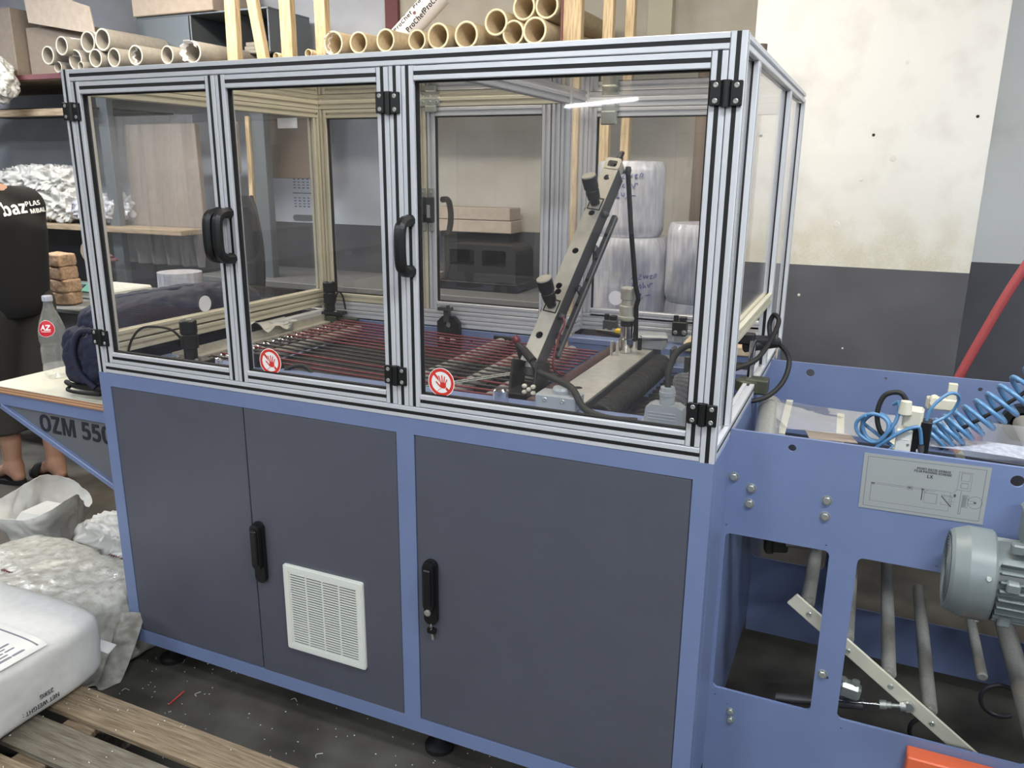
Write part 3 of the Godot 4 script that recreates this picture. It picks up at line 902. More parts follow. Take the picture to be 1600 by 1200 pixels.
# ---------------------------------------------------------------- what is inside the guard
func interior() -> void:
	var g: G
	var s: G
	var t := Transform3D(Basis(), Vector3.ZERO)
	# conveyor: side plates, shelf, rollers and the round belts
	var o := thing("belt_conveyor", "blue conveyor bed with thin dark red round belts inside the guard", "conveyor", Vector3(-1.1, .8, -.6))
	g = G.new()
	g.box(Vector3(-.86, .969, -.129), Vector3(1.67, .006, .194), Basis(), .001)
	g.box(Vector3(-.86, .9735, -.05), Vector3(1.67, .003, .03))
	g.box(Vector3(-.86, .885, -.223), Vector3(1.67, .165, .006))
	part(o, "side_plate", [g, M.blue])
	g = G.new()
	g.plate(PackedVector2Array([Vector2(-1.70, .80), Vector2(-.74, .80), Vector2(-.74, .958), Vector2(-1.70, .958)]), [circle(-1.10, .912, .006), circle(-1.06, .912, .008), circle(-1.5, .935, .003)], t, -1.03, -1.02)
	part(o, "side_plate", [g, M.blue])
	g = G.new()
	g.box(Vector3(-.9, .79, -.6), Vector3(1.55, .01, .8))
	part(o, "drip_tray", [g, M.dark_metal])
	# nip roller at the outlet, a row of chrome rings on a shaft
	var xn := -1.575
	var pr := [Vector2(0, 0), Vector2(.016, 0)]
	for i in 27:
		var z := .012 + i * .024
		pr.append_array([Vector2(.016, z), Vector2(.021, z + .003), Vector2(.021, z + .012), Vector2(.016, z + .015)])
	pr.append_array([Vector2(.016, .68), Vector2(0, .68)])
	g = G.new()
	g.lathe(pr, Vector3(xn, .945, -.27), Vector3.FORWARD, 20, false)
	part(o, "nip_roller", [g, M.chrome], "chrome ringed roller")
	g = G.new()
	g.cyl(Vector3(xn + .05, .93, -.25), Vector3(xn + .05, .93, -.98), .018, 18)
	part(o, "nip_roller", [g, M.roller])
	for q in [[-.93, .022], [-.78, .022], [-.66, .02]]:
		g = G.new()
		g.cyl(Vector3(q[0], .925, -.26), Vector3(q[0], .925, -1.0), q[1], 18)
		part(o, "carrier_roller", [g, M.roller])
	g = G.new()
	g.cyl(Vector3(-.93 + .02, .932, -.24), Vector3(-.93 + .02, .932, -.30), .012, 14)
	g.cyl(Vector3(-.79, .935, -.235), Vector3(-.79, .935, -.33), .02, 16)
	part(o, "bearing", [g, M.steel_dark])
	for i in 18:
		var z := -.275 - i * .0395
		var red := i > 8 or i in [1, 2, 4]
		var zz := z
		g = G.new()
		g.tube([Vector3(xn, .9665, zz), Vector3(-1.1, .9515, zz), Vector3(-.93, .9485, zz), Vector3(-.55, .9455, zz)], .0032, 7)
		part(o, "round_belt", [g, M.cord_red if red else M.cord_dark])
	g = G.new()
	g.box(Vector3(-1.15, .895, -.62), Vector3(.78, .012, .66))
	part(o, "bed_plate", [g, M.black_matt])
	g = G.new()
	g.box(Vector3(-.72, .9, -.43), Vector3(.05, .07, .008)); g.box(Vector3(-.9, .9, -.6), Vector3(.03, .02, .8))
	part(o, "cross_bar", [g, M.dark_metal])
	# strip and braided cord lying across under the belts
	g = G.new()
	for k in 26:
		var a := Vector3(-.845, .952, -.28).lerp(Vector3(-.63, .952, -.62), k / 25.0)
		g.box(a, Vector3(.004, .004, .016), Basis(Vector3.UP, -.95), .001)
		g.box(a + Vector3(.018, 0, .004), Vector3(.004, .004, .016), Basis(Vector3.UP, -.95), .001)
	part(o, "link_chain", [g, M.zinc])
	# black bearing blocks on the side plates
	g = G.new()
	g.plate(PackedVector2Array([Vector2(-1.19, .885), Vector2(-1.10, .885), Vector2(-1.10, .985), Vector2(-1.122, 1.007), Vector2(-1.168, 1.007), Vector2(-1.19, .985)]), [circle(-1.147, .976, .012)], t, -1.02, -1.0)
	s = G.new()
	for x in [-1.17, -1.125]: bolt(s, Vector3(x, .918, -1.0), Vector3.BACK, .01, .008)
	s.lathe([Vector2(0, .004), Vector2(.011, .004), Vector2(.011, 0)], Vector3(-1.147, .976, -1.012), Vector3.BACK, 18)
	part(o, "bearing_plate", [g, M.black, s, M.zinc])
	g = G.new()
	g.box(Vector3(-1.15, 1.012, -1.005), Vector3(.02, .05, .02)); g.box(Vector3(-1.155, 1.035, -1.0), Vector3(.05, .012, .03)); g.cyl(Vector3(-1.135, 1.03, -.985), Vector3(-1.135, 1.05, -.985), .007, 12)
	part(o, "clamp", [g, M.steel_dark])
	g = G.new()
	s = G.new()
	g.box(Vector3(-.915, .93, -1.015), Vector3(.1, .04, .01), Basis(), .002)
	for x in [-.945, -.91, -.88]: bolt(s, Vector3(x, .93, -1.01), Vector3.BACK, .007, .005)
	part(o, "bearing_plate", [g, M.black, s, M.zinc])
	g = G.new()
	g.plate(PackedVector2Array([Vector2(-1.375, .95), Vector2(-1.255, .95), Vector2(-1.262, .985), Vector2(-1.287, 1.012), Vector2(-1.343, 1.012), Vector2(-1.368, .985)]), [circle(-1.315, .981, .017)], t, -.23, -.2)
	part(o, "bearing_block", [g, M.black])
	g = G.new()
	g.cyl(Vector3(-1.315, .981, -.235), Vector3(-1.315, .981, -.212), .0165, 18)
	part(o, "bearing", [g, M.steel])
	g = G.new()
	g.tube(path([Vector3(-1.25, .95, -.2), Vector3(-1.235, .975, -.215), Vector3(-1.2, .985, -.23), Vector3(-1.165, .975, -.225), Vector3(-1.14, .95, -.21)], 6), .006, 8)
	part(o, "cable_loop", [g, M.rubber])
	for q in [Vector3(-1.1, .979, -.075), Vector3(-.755, .979, -.06)]:
		g = G.new()
		g.box(q, Vector3(.05, .014, .03), Basis(), .003)
		part(o, "stop_block", [g, M.rubber])

	# photo-eye towers
	for k in 2:
		var c := Vector3(-1.535, .972, -.155) if k == 0 else Vector3(-1.655, .975, -.985)
		o = thing("sensor_post", "black sensor post on a flat plate at the front of the belts" if k == 0 else "black sensor post in the far left corner of the guard", "sensor", c, "sensor posts in the guard")
		g = G.new()
		g.box(c + Vector3(.0, .008, 0), Vector3(.12, .016, .06) if k == 0 else Vector3(.12, .012, .05), Basis(Vector3.UP, .1), .002)
		part(o, "base_plate", [g, M.black])
		g = G.new()
		g.lathe([Vector2(0, .016), Vector2(.019, .016), Vector2(.019, .045), Vector2(.024, .047), Vector2(.024, .085), Vector2(.022, .087), Vector2(.022, .09), Vector2(.024, .092), Vector2(.024, .125), Vector2(.021, .128), Vector2(0, .128)], c, Vector3.UP, 24)
		part(o, "housing", [g, M.black])
		g = G.new()
		g.cyl(c + Vector3(.005, .128, 0), c + Vector3(.005, .131, 0), .008, 12)
		bolt(g, c + Vector3(.035, .016, .015), Vector3.UP, .005, .004)
		bolt(g, c + Vector3(-.04, .016, .01), Vector3.UP, .005, .004)
		part(o, "screw", [g, M.zinc])
		g = G.new()
		g.tube(path([c + Vector3(.024, .06, 0), c + Vector3(.04, .09, .0), c + Vector3(.045, .075, -.02), c + Vector3(.05, .02, -.03)] if k else [c + Vector3(-.024, .06, 0), c + Vector3(-.05, .1, .02), c + Vector3(-.12, .105, .05), c + Vector3(-.15, .07, .07), c + Vector3(-.165, .02, .08)], 6), .0035, 7)
		part(o, "cable", [g, M.rubber])
	# bracket carrying the rear sensor post
	o = thing("sensor_bracket", "small grey bracket holding the far left sensor post", "bracket", Vector3(-1.6, .9, -.99))
	g = G.new()
	g.box(Vector3(-1.64, .93, -.985), Vector3(.05, .088, .05), Basis(), .002)
	g.box(Vector3(-1.575, .945, -.99), Vector3(.08, .05, .03), Basis(), .002)
	part(o, "body", [g, M.bronze])
	# aluminium edge rails at the outlet, with a scrap of white film
	o = thing("outlet_rail", "bare aluminium rails across the left outlet of the belts", "rail", Vector3(-1.68, .9, -.6))
	g = G.new()
	g.box(Vector3(-1.655, .95, -.6), Vector3(.03, .008, .78), Basis(), .001); g.box(Vector3(-1.669, .965, -.6), Vector3(.003, .03, .78))
	part(o, "angle", [g, M.steel])
	g = G.new()
	g.box(Vector3(-1.69, .985, -.83), Vector3(.025, .02, .3), Basis(), .003)
	part(o, "profile", [g, M.alu])
	g = G.new()
	g.cyl(Vector3(-1.645, .953, -.74), Vector3(-1.645, .985, -.74), .004, 8); g.box(Vector3(-1.645, .985, -.74), Vector3(.02, .008, .012))
	g.lathe([Vector2(0, 0), Vector2(.012, 0), Vector2(.012, .01), Vector2(.007, .012), Vector2(.007, .024), Vector2(0, .024)], Vector3(-1.47, .955, -.2), Vector3.UP, 14)
	part(o, "thumb_screw", [g, M.zinc])
	g = G.new()
	g.sheet(14, 10, func(u: float, v: float) -> Vector3: return Vector3(-1.71 + v * .06, .975 + .035 * exp(-pow((u - .15) * 5, 2)) + .012 * sin(u * 17 + v * 4) * v + .02 * (1 - v), -.5 - u * .28), .0012)
	single("film_scrap", [g, M.sack], "crumpled scrap of white film lying on the outlet rails", "plastic film")
	# deep bay: blue ledges, black mat, wooden board, tools
	o = thing("bay_ledge", "blue steel ledges at the back right of the guard", "ledge", Vector3(-.5, .9, -1.1))
	g = G.new()
	g.box(Vector3(-.60, .955, -1.075), Vector3(.19, .02, .06), Basis(), .002); g.box(Vector3(-.60, .9, -1.055), Vector3(.19, .1, .01))
	part(o, "ledge", [g, M.blue])
	g = G.new()
	g.box(Vector3(-.165, .93, -.9), Vector3(.27, .02, .06), Basis(), .002); g.box(Vector3(-.165, .85, -.88), Vector3(.27, .16, .01))
	part(o, "ledge", [g, M.blue])
	g = G.new()
	g.box(Vector3(-.165, .86, -.4), Vector3(.27, .02, .3))
	part(o, "lower_plate", [g, M.blue])
	g = G.new()
	g.box(Vector3(-.36, .935, -1.155), Vector3(.66, .02, .13))
	part(o, "shelf", [g, M.blue])
	g = G.new()
	g.grid(16, 10, func(u: float, v: float) -> Vector3: return Vector3(-.67 + u * .29, .947 + .025 * sin(clampf(v, 0, 1) * PI) + .006 * sin(u * 9), -1.09 - v * .12))
	g.box(Vector3(-.525, .949, -1.15), Vector3(.29, .006, .12))
	single("black_mat", [g, M.black_matt], "black rubber mat lying behind the chrome regulator", "mat")
	g = G.new()
	g.box(Vector3(-.15, .962, -1.14), Vector3(.3, .032, .12), Basis(Vector3.UP, .05), .004)
	single("wooden_board", [g, M.core], "short chewed wooden board on the back right ledge", "board")
	g = G.new()
	g.tube([Vector3(-.26, .986, -1.12), Vector3(-.22, .986, -1.125), Vector3(-.05, .986, -1.13)], [.006, .008, .007], 10)
	single("red_handled_tool", [g, M.red_tool], "red handled tool lying on the wooden board", "tool")
	o = thing("utility_knife", "black and yellow utility knife on the black mat", "knife", Vector3(-.5, .975, -1.13))
	g = G.new()
	s = G.new()
	g.box(Vector3(-.475, .984, -1.12), Vector3(.09, .014, .022), Basis(Vector3.UP, -.1), .004)
	s.box(Vector3(-.53, .985, -1.126), Vector3(.035, .016, .024), Basis(Vector3.UP, -.1), .004); s.box(Vector3(-.42, .985, -1.115), Vector3(.03, .016, .024), Basis(Vector3.UP, -.1), .004)
	part(o, "handle", [g, M.black]); part(o, "grip", [s, M.yellow])
	g = G.new()
	g.box(Vector3(-.585, .982, -1.132), Vector3(.075, .002, .012), Basis(Vector3.UP, -.1))
	part(o, "blade", [g, M.steel])
	# sealing bar: an aluminium channel across the belts
	o = thing("sealing_bar", "polished aluminium sealing bar lying across the right end of the belts", "machine part", Vector3(-.41, .9, -.6))
	g = G.new()
	var zb0 := -.25
	var zb1 := -1.0
	g.box(Vector3(-.408, .975, (zb0 + zb1) / 2), Vector3(.104, .008, zb0 - zb1), Basis(), .001)
	g.box(Vector3(-.4585, .955, (zb0 + zb1) / 2), Vector3(.004, .045, zb0 - zb1))
	part(o, "top_plate", [g, M.steel])
	g = G.new()
	g.box(Vector3(-.355, .962, (zb0 + zb1) / 2), Vector3(.006, .034, zb0 - zb1), Basis(), .001)
	part(o, "side_flange", [g, M.steel_dark])
	g = G.new()
	s = G.new()
	g.box(Vector3(-.408, .99, -.205), Vector3(.105, .036, .06), Basis(), .003)
	for x in [-.435, -.39]: screw(s, Vector3(x, .996, -.175), Vector3.BACK, .006, .002)
	part(o, "end_block", [g, M.casting, s, M.zinc])
	g = G.new()
	g.lathe([Vector2(0, .014), Vector2(.02, .014), Vector2(.023, .008), Vector2(.023, 0)], Vector3(-.405, 1.008, -.21), Vector3.UP, 24)
	part(o, "round_cap", [g, M.casting])
	g = G.new()
	for x in [-.455, -.437]: g.box(Vector3(x, 1.0, -.78), Vector3(.004, .045, .02), Basis(), .001)
	part(o, "lug", [g, M.steel])
	g = G.new()
	g.lathe([Vector2(0, 0), Vector2(.0125, 0), Vector2(.0125, .0006), Vector2(0, .0006)], Vector3(-.42, .979, -.37), Vector3.UP, 18)
	part(o, "hole", [g, M.black_matt])
	# brown felt roller and black grooved roller either side of the bar
	g = G.new()
	var rp := [Vector2(0, 0), Vector2(.016, 0)]
	for i in 24: rp.append_array([Vector2(.018, .03 * i + .004), Vector2(.0195, .03 * i + .012), Vector2(.0185, .03 * i + .027)])
	rp.append_array([Vector2(.016, .73), Vector2(0, .73)])
	g.lathe(rp, Vector3(-.494, .958, -.235), Vector3.FORWARD, 18, true)
	single("felt_roller", [g, M.brown_roller], "worn brown felt covered roller left of the sealing bar", "roller")
	g = G.new()
	rp = [Vector2(0, 0), Vector2(.03, 0)]
	for i in 19: rp.append_array([Vector2(.034, .032 * i + .003), Vector2(.034, .032 * i + .028), Vector2(.03, .032 * i + .030), Vector2(.03, .032 * i + .033)])
	rp.append_array([Vector2(.03, .615), Vector2(.012, .615), Vector2(.012, .64), Vector2(0, .64)])
	g.lathe(rp, Vector3(-.318, .945, -.25), Vector3.FORWARD, 26)
	single("grooved_roller", [g, M.rubber], "black rubber roller with grooves right of the sealing bar", "roller")
	o = thing("guide_fingers", "row of dark finger guides below the grooved rubber roller", "guide", Vector3(-.25, .87, -.5))
	for i in 14:
		g = G.new()
		var z := -.27 - i * .044
		g.tube(path([Vector3(-.29, .905, z), Vector3(-.25, .915, z - .003), Vector3(-.21, .91, z - .006), Vector3(-.17, .885, z - .01)], 4), .009, 8)
		part(o, "finger", [g, M.rubber])
	g = G.new()
	g.cyl(Vector3(-.2, .88, -.24), Vector3(-.2, .88, -.9), .014, 14)
	part(o, "shaft", [g, M.steel_dark])
	g = G.new()
	g.box(Vector3(-.29, .93, -.9), Vector3(.012, .13, .05), Basis(), .002)
	g.box(Vector3(-.235, .95, -.86), Vector3(.02, .06, .012), Basis(), .002)
	part(o, "end_bracket", [g, M.steel_dark])
	# chrome regulator standing on the bar
	o = thing("pressure_regulator", "chrome pressure regulator standing on the far end of the sealing bar", "regulator", Vector3(-.424, .979, -.83))
	var c := Vector3(-.424, .979, -.83)
	g = G.new()
	g.lathe([Vector2(.018, 0), Vector2(.021, .004), Vector2(.023, .03), Vector2(.023, .045), Vector2(.0195, .047), Vector2(.0195, .085), Vector2(0, .085)], c, Vector3.UP, 24)
	part(o, "body", [g, M.chrome])
	g = G.new()
	g.lathe([Vector2(.02, .085), Vector2(.02, .1), Vector2(.018, .102)], c, Vector3.UP, 24)
	part(o, "black_band", [g, M.black])
	g = G.new()
	g.lathe([Vector2(.018, .1), Vector2(.026, .104), Vector2(.03, .11), Vector2(.03, .115), Vector2(.0255, .117), Vector2(.0255, .147), Vector2(.021, .15), Vector2(.019, .165), Vector2(.023, .168), Vector2(.0235, .2), Vector2(.022, .204), Vector2(0, .204)], c, Vector3.UP, 24)
	part(o, "knob", [g, M.steel])
	# grey plate beside the push rod, with its clevis
	o = thing("rod_clevis", "grey clevis plate behind the chrome regulator", "bracket", Vector3(-.39, .979, -.92))
	g = G.new()
	g.box(Vector3(-.37, .995, -.93), Vector3(.09, .03, .05), Basis(), .002)
	g.box(Vector3(-.367, 1.02, -.925), Vector3(.1, .014, .07), Basis(Vector3.UP, .3), .006)
	part(o, "block", [g, M.casting])
	g = G.new()
	g.box(Vector3(-.395, .99, -.885), Vector3(.012, .07, .006))
	part(o, "slot", [g, M.black_matt])
	# swing-up sealing arm
	var B := Vector3(-.543, 1.075, -.40)
	var T := Vector3(-.457, 1.5385, -.745)
	var ax := (T - B).normalized()
	var wx := (Vector3.RIGHT - ax * ax.x).normalized()
	var nz := wx.cross(ax)
	var bs := Basis(wx, ax, nz)      # x across, y along, z out of the bright face
	var len := B.distance_to(T)
	o = thing("swing_up_sealer", "raised bright steel sealing jaw with two black knobs", "machine part", Vector3(-.54, .95, -.35))
	var at := Transform3D(bs, B)
	var hs := []
	for y in [.02, .155, .172, .285, .41, .53]: hs.append(circle(.0 if y != .172 else -.004, y, .0092 if y > .03 else .0105, 16))
	g = G.new()
	g.plate(PackedVector2Array([Vector2(-.0225, -.06), Vector2(.0225, -.06), Vector2(.0225, len - .02), Vector2(-.0225, len - .02)]), hs, at, .019, .0225)
	part(o, "face_plate", [g, M.steel], "bright face with round holes")
	g = G.new()
	for e in [-1, 1]: g.box(at * Vector3(e * .0205, len / 2 - .04, -.009), Vector3(.004, len + .04, .056), bs)
	g.box(at * Vector3(0, len / 2 - .04, -.036), Vector3(.045, len + .04, .004), bs)
	part(o, "channel", [g, M.steel_dark])
	g = G.new()
	g.plate(rrect(-.0235, len - .025, .0235, len + .012, .008), [rrect(-.014, len - .018, .014, len + .003, .006)], at, -.012, .024)
	part(o, "end_eye", [g, M.steel])
	g = G.new()
	g.tube([at * Vector3(.004, len, 0), at * Vector3(.004, len + .03, 0), at * Vector3(.004, len + .032, 0), at * Vector3(.004, len + .05, 0)], [.01, .01, .007, .007], 12)
	part(o, "end_pin", [g, M.black])
	for y in [.11, .44]:
		g = G.new()
		var kd := (nz * 1.0 + ax * .55 - wx * .25).normalized()
		var kp := at * Vector3(0, y, .0225)
		g.lathe([Vector2(.013, 0), Vector2(.013, .012), Vector2(.0175, .016), Vector2(.0195, .04), Vector2(.0175, .043), Vector2(.0205, .048), Vector2(.0215, .078), Vector2(.02, .082)], kp, kd, 12)
		s = G.new()
		s.lathe([Vector2(.0205, .081), Vector2(.0195, .0845), Vector2(0, .0845)], kp, kd, 20)
		part(o, "knob", [g, M.black, s, M.steel])
		g = G.new()
		g.plate(PackedVector2Array([Vector2(-.02, y - .02), Vector2(.02, y - .02), Vector2(.02, y + .02), Vector2(-.02, y + .02)]), [PackedVector2Array([Vector2(-.0165, y - .0165), Vector2(.0165, y - .0165), Vector2(.0165, y + .0165), Vector2(-.0165, y + .0165)])], at, .0225, .0235)
		part(o, "slot_frame", [g, M.black_matt])
		g = G.new()
		bolt(g, at * Vector3(.024, y - .015, 0), wx, .009, .012); bolt(g, at * Vector3(-.024, y - .01, .0), -wx, .008, .01)
		g.cyl(at * Vector3(.02, y - .015, 0), at * Vector3(.04, y - .015, 0), .006, 10)
		part(o, "bolt", [g, M.steel_dark])
	# lower jaw hanging under the arm
	g = G.new()
	g.box(at * Vector3(.034, .23, -.06), Vector3(.016, .46, .02), bs, .003)
	for y in [.05, .2, .33]: g.box(at * Vector3(.03, y, -.04), Vector3(.008, .02, .03), bs, .002)
	part(o, "jaw", [g, M.steel_dark])
	g = G.new()
	for y in [.02, .09, .16, .24, .31, .39]: g.lathe([Vector2(0, .002), Vector2(.005, .002), Vector2(.005, 0)], at * Vector3(.034, y, -.05), nz, 10)
	part(o, "jaw_screw", [g, M.black_matt])
	g = G.new()
	g.tube(path([at * Vector3(.03, .1, .0), at * Vector3(.05, .07, .01), at * Vector3(.045, .03, 0), at * Vector3(.05, -.04, -.03), Vector3(-.5, .97, -.5)], 6), .003, 7)
	part(o, "wire", [g, M.cord_red])
	# foot of the arm: black bracket with a tray, bearing and post
	g = G.new()
	g.box(Vector3(-.548, .965, -.33), Vector3(.075, .02, .12), Basis(), .003)
	for e in [-1, 1]: g.box(Vector3(-.548 + e * .034, 1.0, -.35), Vector3(.008, .085, .09), Basis(Vector3.RIGHT, -.25), .002)
	g.box(Vector3(-.548, .945, -.27), Vector3(.075, .06, .012), Basis(), .003)
	part(o, "bracket", [g, M.black])
	g = G.new()
	g.box(Vector3(-.575, 1.02, -.43), Vector3(.06, .03, .03), Basis(), .002); g.box(Vector3(-.595, 1.045, -.4), Vector3(.012, .06, .02), Basis(Vector3.BACK, .3), .002)
	part(o, "stop", [g, M.black])
	g = G.new()
	g.cyl(Vector3(-.548, 1.0, -.36), Vector3(-.548, 1.048, -.375), .019, 20)
	part(o, "pivot", [g, M.steel])
	g = G.new()
	g.cyl(Vector3(-.548, 1.0, -.36), Vector3(-.548, 1.02, -.366), .027, 20)
	part(o, "pivot_ring", [g, M.black])
	g = G.new()
	g.lathe([Vector2(.02, 0), Vector2(.02, .036), Vector2(.014, .04), Vector2(0, .04)], Vector3(-.548, .972, -.17), Vector3.UP, 20)
	part(o, "post", [g, M.chrome])
	g = G.new()
	for d in [Vector3(-.012, .008, 0), Vector3(.012, .008, 0), Vector3(-.012, -.008, 0), Vector3(.012, -.008, 0), Vector3.ZERO]: g.box(Vector3(-.513, .99, -.262) + d, Vector3(.012, .01, .012), Basis(), .003)
	part(o, "cable_clip", [g, M.cream])
	# push rod from the arm's tip down to the bar
	o = thing("push_rod", "thin black push rod hanging from the tip of the sealing arm", "rod", Vector3(-.4, 1.02, -.83))
	g = G.new()
	g.tube([Vector3(-.427, 1.525, -.775), Vector3(-.414, 1.36, -.79), Vector3(-.397, 1.19, -.81), Vector3(-.39, 1.165, -.812), Vector3(-.388, 1.15, -.814), Vector3(-.394, 1.13, -.816), Vector3(-.395, 1.02, -.835)], .0075, 12)
	part(o, "rod", [g, M.black])
	g = G.new()
	g.lathe([Vector2(0, .012), Vector2(.008, .01), Vector2(.01, 0), Vector2(.008, -.012)], Vector3(-.427, 1.528, -.775), Vector3.UP, 14)
	g.cyl(Vector3(-.455, 1.52, -.76), Vector3(-.427, 1.528, -.775), .006, 10)
	part(o, "ball_joint", [g, M.steel_dark])
	# hose from the arm to the front
	o = thing("air_hose", "black hose sloping down from the sealing arm foot to the front ledge", "hose", Vector3(-.4, .95, -.25))
	g = G.new()
	g.tube(path([Vector3(-.595, 1.075, -.38), Vector3(-.56, 1.058, -.36), Vector3(-.51, 1.025, -.32), Vector3(-.44, 1.03, -.25), Vector3(-.375, 1.024, -.2), Vector3(-.33, .992, -.16), Vector3(-.27, .982, -.14), Vector3(-.2, .981, -.15)], 8), .0085, 12)
	part(o, "hose", [g, M.rubber])
	g = G.new()
	g.tube([Vector3(-.572, 1.064, -.367), Vector3(-.535, 1.044, -.342)], .0115, 12)
	part(o, "sleeve", [g, M.black_matt])
	g = G.new()
	g.lathe([Vector2(.0, 0), Vector2(.01, 0), Vector2(.012, .01), Vector2(.009, .02), Vector2(0, .02)], Vector3(-.6, 1.078, -.39), Vector3(-.3, .5, .1), 10)
	part(o, "red_fitting", [g, M.cord_red])
	# grey plug connector with its looped cable
	o = thing("plug_connector", "grey cast plug connector with a black looped cable in the front right corner", "connector", Vector3(-.14, .947, -.14))
	c = Vector3(-.135, .972, -.14)
	g = G.new()
	g.prism(PackedVector2Array([Vector2(-.045, .012), Vector2(.045, .012), Vector2(.04, .055), Vector2(.028, .062), Vector2(-.028, .062), Vector2(-.04, .055)]), Transform3D(Basis(), c), -.02, .02)
	for y in [.03, .037, .044]: g.box(c + Vector3(-.003, y, .0205), Vector3(.06, .003, .002), Basis(), .0005)
	part(o, "hood", [g, M.casting])
	g = G.new()
	g.box(c + Vector3(0, .006, 0), Vector3(.12, .012, .05), Basis(), .002)
	part(o, "base", [g, M.casting])
	g = G.new()
	for x in [-.03, .03]: g.tube(path([c + Vector3(x - .016, .006, .026), c + Vector3(x - .014, .02, .028), c + Vector3(x + .014, .02, .028), c + Vector3(x + .016, .006, .026)], 4), .003, 8)
	for x in [-.054, .054]: screw(g, c + Vector3(x, .012, .012), Vector3.UP, .005, .003)
	part(o, "lever", [g, M.zinc])
	g = G.new()
	g.lathe([Vector2(.015, .06), Vector2(.0165, .064), Vector2(.0165, .08), Vector2(.018, .081), Vector2(.018, .09), Vector2(.0165, .091), Vector2(.0155, .1), Vector2(.0, .1)], c + Vector3(.002, 0, 0), Vector3.UP, 18)
	part(o, "cable_gland", [g, M.casting])
	g = G.new()
	g.tube(path([c + Vector3(.002, .1, 0), c + Vector3(.0, .135, -.01), c + Vector3(.012, .172, -.03), c + Vector3(.045, .19, -.04), c + Vector3(.08, .165, -.03), c + Vector3(.092, .11, -.01), c + Vector3(.08, .05, .01), c + Vector3(.06, .015, .02)], 8), .007, 12)
	part(o, "cable", [g, M.rubber])
	# cardboard tube and brown packet near the connector
	g = G.new()
	g.box(Vector3(-.07, .97, -.27), Vector3(.07, .07, .1), Basis(Vector3.UP, .35), .004)
	single("kraft_packet", [g, M.kraft], "brown cardboard packet behind the grey plug connector", "packet")
	o = thing("bag_of_fittings", "small clear bag of fittings beside the looped cable", "plastic bag", Vector3(-.12, .93, -.36))
	g = G.new()
	g.blob(Vector3(-.11, 1.0, -.36), Vector3(.05, .06, .03), .6, Basis(Vector3.BACK, .4), .01, 12, 3, 14)
	part(o, "bag", [g, M.film])
	g = G.new()
	g.lathe([Vector2(0, 0), Vector2(.012, 0), Vector2(.016, .01), Vector2(.016, .04), Vector2(.011, .045), Vector2(.011, .07), Vector2(0, .07)], Vector3(-.125, .985, -.36), Vector3(.8, .5, 0), 12)
	part(o, "fitting", [g, M.steel_dark])
	# small valves on the rear ledge
	for k in 2:
		c = Vector3(-.585, .985, -1.19) if k == 0 else Vector3(-.335, 1.0, -1.19)
		o = thing("limit_switch", ["small grey limit switch left of the utility knife", "small black limit switch right of the push rod"][k], "switch", c - Vector3(0, .04, 0), "limit switches on the rear ledge")
		g = G.new()
		g.box(c, Vector3(.05, .05, .03), Basis(), .003)
		part(o, "body", [g, M.steel_dark if k == 0 else M.black])
		g = G.new()
		g.cyl(c + Vector3(-.015, .025, 0), c + Vector3(-.015, .045, 0), .009, 12); g.box(c + Vector3(.01, .034, 0), Vector3(.025, .016, .02), Basis(), .003)
		part(o, "head", [g, M.black])
		g = G.new()
		bolt(g, c + Vector3(.018, -.01, .015), Vector3.BACK, .007, .005); bolt(g, c + Vector3(-.012, -.012, .015), Vector3.BACK, .006, .005)
		g.box(c - Vector3(0, .035, -.008), Vector3(.03, .02, .012))
		part(o, "screw", [g, M.zinc])
# ---------------------------------------------------------------- blue film frame on the right
func diagram_image() -> Image:
	var k := Color(.3, .31, .33)
	var w := Color(.64, .66, .66)
	var s := []
	var add := func(r: float, pts: Array) -> void: s.append([k, r] + pts)
	var rect := func(x0: float, y0: float, x1: float, y1: float, r := .0012) -> void:
		add.call(r, [Vector2(x0, y0), Vector2(x1, y0), Vector2(x1, y1), Vector2(x0, y1), Vector2(x0, y0)])
	rect.call(.035, .028, .965, .492, .0014)
	rect.call(.085, .265, .72, .44)
	add.call(.0012, [Vector2(.085, .277), Vector2(.60, .277)])
	for q in [[.085, .265, .11, .285], [.38, .258, .42, .29]]: rect.call(q[0], q[1], q[2], q[3])
	s.append([k, .006, Vector2(.09, .273), Vector2(.105, .273)])
	s.append([k, .006, Vector2(.39, .273), Vector2(.405, .273)])
	add.call(.004, [Vector2(.50, .27), Vector2(.50, .37)])
	s.append([k, .006, Vector2(.495, .27), Vector2(.505, .27)])
	add.call(.0012, [Vector2(.515, .27), Vector2(.515, .30), Vector2(.54, .275)])
	rect.call(.52, .30, .62, .39)
	add.call(.0012, [Vector2(.655, .30), Vector2(.735, .30), Vector2(.735, .385), Vector2(.655, .385), Vector2(.655, .36)])
	for i in 4: add.call(.0008, [Vector2(.67 + .02 * i, .31 + .02 * i), Vector2(.76, .31 + .02 * i)])
	add.call(.0045, [Vector2(.655, .31), Vector2(.735, .395)])
	s.append([k, .009, Vector2(.755, .285), Vector2(.755, .295)])
	rect.call(.765, .07, .865, .235); rect.call(.785, .08, .85, .15); rect.call(.79, .17, .845, .215)
	add.call(.0012, [Vector2(.765, .235), Vector2(.745, .265)])
	add.call(.0012, [Vector2(.80, .24), Vector2(.80, .45), Vector2(.815, .45), Vector2(.815, .27)])
	for i in 3: add.call(.002, [Vector2(.825 + .01 * i, .28), Vector2(.825 + .01 * i, .38)])
	rect.call(.82, .275, .86, .385)
	s.append([k, .0012] + circ_pts(Vector2(.915, .33), .055))
	add.call(.0012, [Vector2(.855, .30), Vector2(.87, .32), Vector2(.92, .32)])
	add.call(.0012, [Vector2(.87, .345), Vector2(.92, .345)])
	s.append([k, .007, Vector2(.91, .332), Vector2(.92, .332)])
	return print_image(1024, 532, w, s)

